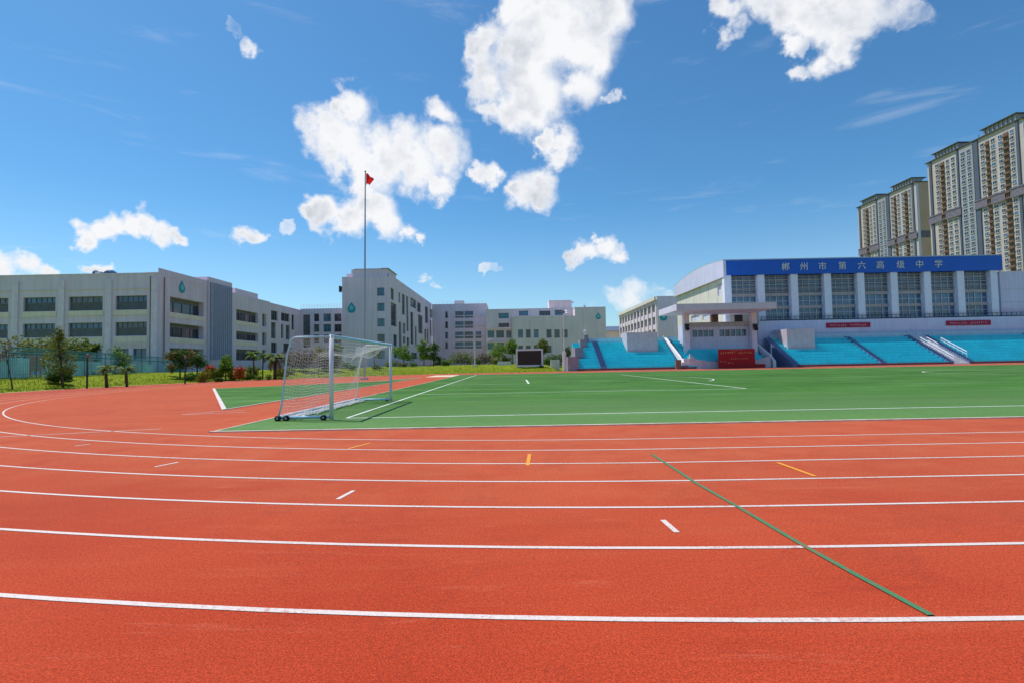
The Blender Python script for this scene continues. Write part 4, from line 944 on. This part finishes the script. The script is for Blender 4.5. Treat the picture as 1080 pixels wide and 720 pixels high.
tree('dark thin tree seen through the goal mouth', UV(395, 88), 88, 4.3, 2.4, 2.6, L_GREEN, 86, 500, .18, .08)
tree('bushy green tree at the foot of the tall block, first right of the goal', UV(426, 100), 100, 4.2, 4.4, 3.2, L_GREEN, 87, 900, .24, .10)
tree('taller dark tree beside the tall block, between two other trees', UV(447, 104), 104, 5.7, 3.2, 4.6, L_GREEN, 88, 900, .24, .10)
tree('dark tree at the far corner of the tall block', UV(457, 106), 106, 4.8, 3.4, 4.0, L_DARK, 89, 900, .24, .10)
shrub('dark green bush below the corner of the connecting block', UV(463, 108), 108, 3.0, 2.2, L_DARK, 90, 500, .2)
shrub('long ochre hedge in front of the connecting block', UV(487, 112), 112, 5.6, 3.0, L_OLIVE, 91, 1200, .2)
shrub('brown dry hedge behind the white pole', UV(512, 114), 114, 4.0, 2.6, L_BROWN, 92, 800, .2)
shrub('maroon dark bush between the hedges', UV(504.5, 108), 108, 1.3, 1.6, L_DARK, 93, 300, .16)
tree('green tree just left of the white block and LED screen', UV(527, 100), 100, 4.2, 4.0, 3.6, L_GREEN, 94, 1000, .22, .09)
tree('tall green tree rising beside the upper corner of the LED screen', UV(541, 101), 101, 5.2, 3.0, 4.4, L_GREEN, 95, 1000, .22, .09)
tree('olive tree rising behind the LED screen', UV(573, 101), 101, 5.0, 3.0, 3.4, L_OLIVE, 96, 900, .22, .08, loose=.9)
shrub('tall dark bush between the LED screen and the lamp mast', UV(586, 104), 104, 3.2, 3.1, L_DARK, 97, 1000, .2)
tree('small dark tree behind the lamp mast', UV(600, 103), 103, 4.6, 2.0, 2.2, L_DARK, 98, 600, .18, .07)
shrub('yellow-green bush left of the white block', UV(522, 97), 97, 1.6, 1.6, L_YELLOW, 99, 400, .15)
shrub('tiny dark bush under the right post of the LED screen', UV(571, 90), 90, .7, .5, L_DARK, 100, 200, .08)

for k, (a, V, wd, H, L, lab) in enumerate(((202, 60, 1.6, 1.0, L_GREEN, 'low green bush between the lawn lamp and the yellow-green bush'), (228, 63, 1.5, 1.5, L_YELLOW, 'yellow-green bush touching the scarlet shrub before the louvres'), (245.5, 63, 1.2, 1.3, L_YELLOW, 'yellow-green bush between the round tree and the second scarlet shrub'),
        (260, 65, 1.8, 1.0, L_GREEN, 'low green hedge bush left of the slender palms'), (266, 68, 2.2, 1.6, L_OLIVE, 'olive bush behind the first slender palm'), (297, 69, 2.0, 1.5, L_YELLOW, 'yellow-green bush right of the large bushy palm'), (350, 80, 3.2, 1.6, L_OLIVE, 'olive bush behind the near goal post'),
        (360, 84, 2.4, 1.2, L_GREEN, 'green bush left of the white barrier'), (413, 90, 2.6, 1.4, L_OLIVE, 'olive bush behind the far goal post'), (471, 104, 2.2, 1.3, L_GREEN, 'green bush at the left end of the long ochre hedge'), (534, 99, 2.0, 1.6, L_YELLOW, 'yellow-green bush behind the white concrete block'),
        (551, 103, 3.4, 1.8, L_GREEN, 'green bush directly behind the LED screen'), (577, 99, 1.6, 1.5, L_GREEN, 'green bush at the right edge of the LED screen'))):
    shrub(lab, UV(a, V), V, wd, H, L, 120+k, 600, .15)
# ------------------------------------------------------------------ fence, poles, screen
FE = thing('sports_court_fence', 'long teal wire fence with posts and rails along the top of the lawn', 'fence', (-46, 58, 1.1))
fa, fb_ = Vector((-47.5, 40, 0)), Vector((-45.2, 71.2, 0)); NP = 12
def ftop(t): return 4.25-1.35*t
for k in range(NP+1):
    t = k/NP; p = fa.lerp(fb_, t); b = MB(); b.tube(((p.x, p.y, .7), (p.x, p.y, ftop(t)+.06)), .05, 6); b.build('post', M_FENCE, FE)
for k in range(NP):
    t0, t1 = k/NP, (k+1)/NP; p, q = fa.lerp(fb_, t0), fa.lerp(fb_, t1); b = MB(); nn = 15
    for j in range(1, nn):
        s_ = t0+(t1-t0)*j/nn; r_ = fa.lerp(fb_, s_); b.box(r_.x-.012, r_.x+.012, r_.y-.02, r_.y+.02, .95, ftop(s_)-.1)
    for j in range(9):
        f_ = j/8; b.tube(((p.x, p.y, 1.0+(ftop(t0)-1.12)*f_), (q.x, q.y, 1.0+(ftop(t1)-1.12)*f_)), .014, 4, False)
    b.build('mesh_panel', M_FENCE_MESH, FE)
b = MB()
for q in (-.02, -.55): b.tube((fa+Vector((0, 0, ftop(0)+q)), fb_+Vector((0, 0, ftop(1)+q))), .05, 6)
b.tube((fa+Vector((0, 0, 1.0)), fb_+Vector((0, 0, 1.0))), .04, 6); b.build('rail', M_FENCE, FE)
Bs = thing('court_screen', 'light teal windbreak sheeting hanging behind the wire fence', 'windbreak', (-48, 58, 1))
b = MB(); ga, gb = fa+Vector((-.5, 0, 0)), fb_+Vector((-.5, .3, 0)); nn = 40; vs = []
for j in range(nn+1):
    t = j/nn; p = ga.lerp(gb, t); o_ = .06*math.sin(j*1.7); vs += [(p.x+o_, p.y, .95), (p.x+o_, p.y, ftop(t)-.95)]
b.add(vs, [(2*j, 2*j+2, 2*j+3, 2*j+1) for j in range(nn) if j % 10 not in (3, 4)]); b.build('sheeting', mat('windbreak_cloth', (.20, .40, .42), .8, var=.35, vscale=.5, transl=.35), Bs)
for k, (pa, lab) in enumerate(((40, 'faded orange panel behind the fence next to the wispy tree'), (95, 'faded orange panel behind the fence by the dark lawn post'), (136, 'pale orange panel behind the fence by the stubby palms'))):
    V = 56+2*k; u, z = ps(pa, 375, -50)[0], 0
    b = MB(); b.box(-50.3, -50.15, u-.7, u+.7, 1.6, 3.4); b.box(-50.28, -50.17, u-.6, u-.5, .9, 1.6); b.box(-50.28, -50.17, u+.5, u+.6, .9, 1.6); b.build('sign_panel', mat('faded_orange', (.55, .19, .09), .7), None, label=lab, cat='sign board', group='orange panels behind the fence')
def lawn_lamp(px_, V, H, label):
    u = UV(px_, V); z = hz(u, V); T = thing('lawn_lamp', label, 'lamp post', (u, V, z), 'slim dark posts on the lawn edge')
    local(T, MB().tube(((0, 0, -.1), (0, 0, H*.5), (0, 0, H-.35)), [.075, .065, .06], 8).build('pole', M_DARK))
    local(T, MB().tube(((0, 0, H-.35), (0, 0, H-.3), (0, 0, H-.05), (0, 0, H)), [.06, .11, .11, .04], 10).build('lamp_head', M_CORRIDOR))
lawn_lamp(92, 45.5, 3.1, 'slim dark lamp post on the lawn edge near the wispy tree')
lawn_lamp(195.3, 53.5, 3.0, 'slim dark lamp post on the lawn edge before the orange-blossomed tree')
# flagpole with the drooping red flag
u = UV(384.3, 57.5); T = thing('flagpole', 'tall steel flagpole rising behind the goal', 'flagpole', (u, 57.5, 0))
ztop = pf(385.5, 182, 57.5)[1]; utop = pf(385.3, 182, 57.5)[0]-u
local(T, MB().box(-.35, .35, -.35, .35, 0, .25).build('plinth', M_PINKWALL)); local(T, MB().tube(((0, 0, .2), (utop*.5, 0, ztop*.5), (utop, 0, ztop)), [.12, .10, .06], 10).build('pole', M_POLE))
b = MB(); b.tube(((utop, 0, ztop), (utop, 0, ztop+.1), (utop, 0, ztop+.22)), [.06, .11, .02], 8); local(T, b.build('finial', M_DARK))
b = MB(); nx_, nz_ = 12, 10; vs = []
for i in range(nx_+1):
    for j in range(nz_+1):
        s_, q = i/nx_, j/nz_
        x = utop+.08+.95*s_*(1-.5*abs(q-.42)*1.4); z = ztop-.15-1.35*q-.35*s_*(1-q*1.6)+.12*math.sin(6*s_)
        vs.append((u+x, 57.5+.16*math.sin(9*s_+3*q)*s_, z))
b.add(vs, [(i*(nz_+1)+j, (i+1)*(nz_+1)+j, (i+1)*(nz_+1)+j+1, i*(nz_+1)+j+1) for i in range(nx_) for j in range(nz_)])
b.build('flag', mat('flag_red', (.80, .02, .02), .7, var=.1, vscale=3, transl=.5), None, True, label='small red flag drooping at the top of the tall flagpole', cat='flag')
# white pole by the pit and the lamp mast
u = UV(501, 91); T = thing('white_pole', 'plain white pole at the edge of the grass left of the LED screen', 'pole', (u, 91, hz(u, 91)))
local(T, MB().tube(((0, 0, -.1), (0, 0, 2.4), (0, 0, 4.6)), [.09, .08, .06], 8).build('shaft', M_WHITEWALL)); local(T, MB().box(-.4, .4, -.3, .3, -.1, .12).build('base', M_PINKWALL))
u = UV(595.5, 86); T = thing('lamp_mast', 'pale floodlight mast with two lamp heads at the end of the stand', 'lamp mast', (u, 86, 0))
H = pf(595.5, 327, 86)[1]
local(T, MB().tube(((0, 0, 0), (0, 0, 3.2)), .30, 10).build('base', M_WHITEWALL)); local(T, MB().tube(((0, 0, 3.2), (0, 0, H)), [.10, .065], 8).build('shaft', M_WHITEWALL))
local(T, MB().tube(((-.75, 0, H-.25), (.75, 0, H-.25)), .05, 6).build('cross_arm', M_POLE))
for x, mm in ((-.62, M_DARK), (.0, M_DARK), (.45, M_WHITEWALL)):
    b = MB(); b.prism([(x-.22, -.28, H-.55), (x+.22, -.28, H-.55), (x+.2, .1, H-.1), (x-.2, .1, H-.1)], (0, .16, .1)); local(T, b.build('lamp_head', mm))
# LED screen
V = 90.5; xa_, z1 = pf(544, 368, V); xb_, z0 = pf(573, 386, V); T = thing('led_screen', 'switched-off dark LED display in a pale frame standing on the grass', 'screen', ((xa_+xb_)/2, V, hz(2, V)))
b = MB(); t = .3; b.box(xa_, xb_, V, V+.4, z1-t, z1); b.box(xa_, xb_, V, V+.4, z0, z0+t); b.box(xa_, xa_+t, V, V+.4, z0+t+.002, z1-t-.002); b.box(xb_-t, xb_, V, V+.4, z0+t+.002, z1-t-.002); b.build('frame', M_TRIM, T)
b = MB(); b.box(xa_+t, xb_-t, V+.08, V+.38, z0+t, z1-t); b.build('screen', M_LED, T)
b = MB()
for k in range(1, 4): b.box(xa_+t+.01, xb_-t-.01, V+.075, V+.0795, z0+(z1-z0)*k/4, z0+(z1-z0)*k/4+.02)
for k in range(1, 7): b.box(xa_+(xb_-xa_)*k/7, xa_+(xb_-xa_)*k/7+.02, V+.074, V+.0785, z0+t+.01, z1-t-.01)
b.build('module_seam', M_DARK, T)
for x in (xa_+.7, xb_-.9): b = MB(); b.box(x, x+.22, V+.1, V+.35, -.1, z0-.003); b.build('leg', M_CONC, T)
for (pa, pb_, ya, yb, V, lab) in ((525, 538.5, 381, 387, 95, 'low white concrete block on the grass beside the LED screen'), (581, 590, 379, 385.5, 97, 'low white wall piece on the grass behind the lamp mast')):
    xa_, z1 = pf(pa, ya, V); xb_ = pf(pb_, ya, V)[0]; zg = hz((xa_+xb_)/2, V)-.2
    b = MB(); b.box(xa_, xb_, V, V+1, zg, z1-.1); b.box(xa_-.06, xb_+.06, V-.06, V+1.06, z1-.097, z1); b.build('concrete_block', M_WHITEWALL, None, label=lab, cat='concrete block')
xa_, z_ = pf(362, 381, 96); xb_ = pf(386, 381, 96)[0]
T = thing('white_barrier', 'white horizontal rail barrier on the lawn seen through the goal', 'barrier', ((xa_+xb_)/2, 96, 1.1)); b = MB()
for q in (0, -.55): b.box(xa_, xb_, 96, 96.1, z_+q-.12, z_+q+.12)
b.build('rail', M_WHITEWALL, T)
for k in range(4): b = MB(); x = xa_+(xb_-xa_)*k/3.05; b.box(x, x+.1, 96.11, 96.2, 1.0, z_+.2); b.build('post', M_WHITEWALL, T)
u, z_ = pf(617, 358, 94.9); b = MB(); b.tube(((u, 94.9, 6.3), (u, 94.9, 6.75)), .14, 8); b.tube(((u, 94.9, 6.75), (u, 94.9, 6.85), (u, 94.9, 7.2), (u, 94.9, 7.3)), [.1, .2, .2, .08], 10)
b.build('bollard_light', M_WHITEWALL, None, label='small white globe light on top of the stepped end wall', cat='light')

# ------------------------------------------------------------------ the movable football goal
GU, GV = -5.36, 15.16; T = thing('football_goal', 'white portable football goal with drooping net and wheels on the turf', 'football goal', (GU, GV, 0))
b0, t0, HT, GWd = 1.56, 1.18, 2.44, 7.32; zt0 = .03
for y in (0, GWd):
    yy = -.02 if y == 0 else .02
    local(T, MB().tube(((0, y, zt0), (0, y, HT+.05)), .062, 14).build('goal_post', M_STEEL, None, True))
    arcp = [(-b0, y, .12), (-b0+.1, y, .5), (-t0-.13, y, HT-.55), (-t0-.04, y, HT-.2)]+[(-t0+.16-.2*math.cos(a), y, HT-.2+.2*math.sin(a)) for a in (R(20), R(45), R(70), R(90))]+[(-.05, y, HT)]
    local(T, MB().tube(arcp, .028, 8).build('side_frame', M_BLUESTEEL if y == 0 else M_STEEL, None, True))
    local(T, MB().tube(((-b0, y, .1), (-.06, y, .1)), .045, 8).build('base_bar', M_BLUESTEEL, None, True))
local(T, MB().tube(((0, -.06, HT), (0, GWd+.06, HT)), .06, 14).build('crossbar', M_BLUESTEEL, None, True))
local(T, MB().tube(((-b0, 0, .12), (-b0, GWd, .12)), .04, 8).build('rear_bar', M_STEEL, None, True))
for (x, y) in ((-b0+.02, -.09), (-b0+.27, -.09), (-.2, -.10), (-b0+.25, GWd+.1), (-.2, GWd+.1)):
    w_ = MB().tube(((x, y-.035, .09), (x, y+.035, .09)), .085, 16).build('wheel', M_RUBBER, None, True); local(T, w_)
    h_ = MB().tube(((x, y-.042, .09), (x, y+.042, .09)), .03, 8).build('hub', M_POLE); h_.parent = w_; h_.location = (0, 0, 0)
nb = MB(); rr = random.Random(8); WR = .0032
def backpt(y, s_):                                   # s_=0 top rear edge, 1 bottom: sagging rear netting
    sag = .28*math.sin(math.pi*s_)*(1-.55*abs(y/GWd-.5)*2); endp = min(1, min(y, GWd-y)/1.1)
    x = -t0*.97+(-b0+t0)*s_-sag*.15+.22*endp*(1-s_); z = (HT-.34*endp-.12*math.sin(y*1.3)**2)*(1-s_)+.10*s_
    return Vector((x+.05*math.sin(y*2.1+s_*5), y, z))
def toppt(y, s_):                                    # roof netting from the crossbar back
    endp = min(1, min(y, GWd-y)/1.1); q = backpt(y, 0); a = Vector((0, y, HT)); p = a.lerp(q, s_); p.z -= .30*math.sin(math.pi*s_)*endp; return p
def sidept(y, s_, q): 
    x0_ = -t0-.5*(1-q)*0; xb = -b0+(b0-t0)*q; return Vector((xb*s_, y+.10*math.sin(math.pi*s_)*math.sin(math.pi*q)*(1 if y == 0 else -1), .1+(HT-.12)*q-.10*math.sin(math.pi*s_)*(1-.0*q)*(q > .04)))
def net(fn, nu, nv, u0, u1):
    for i in range(nu+1):
        u_ = u0+(u1-u0)*i/nu; nb.tube([fn(u_, k/10) for k in range(11)], WR, 3, False)
    for j in range(nv+1):
        nb.tube([fn(u0+(u1-u0)*k/24, j/nv) for k in range(25)], WR, 3, False)
net(backpt, 62, 22, .02, GWd-.02); net(toppt, 62, 12, .02, GWd-.02)
for y in (0, GWd):
    net(lambda u_, q, y=y: sidept(y, u_, q), 16, 20, .02, .98)
for k in range(16):                                  # slack netting lying along the rear bar
    x = -b0+.02+.03*k; nb.tube([(x+.09*math.sin(i*.9+k)+(.06 if i < 3 else 0), .1+(GWd-.3)*i/30, .05+.05*abs(math.sin(i*1.3+k*2))) for i in range(31)], .012, 4, False)
for k in range(26):                                  # bunched netting in the far top corner
    q = k/26; nb.tube([(-.05-1.45*q, GWd-.05, HT-.05), (-.12-1.35*q, GWd-.5, HT-.12-.35*q), (-.3-1.2*q, GWd-1.3+.5*q, HT-.10-.6*q*q)], .010, 4, False)
local(T, nb.build('net', M_NET))
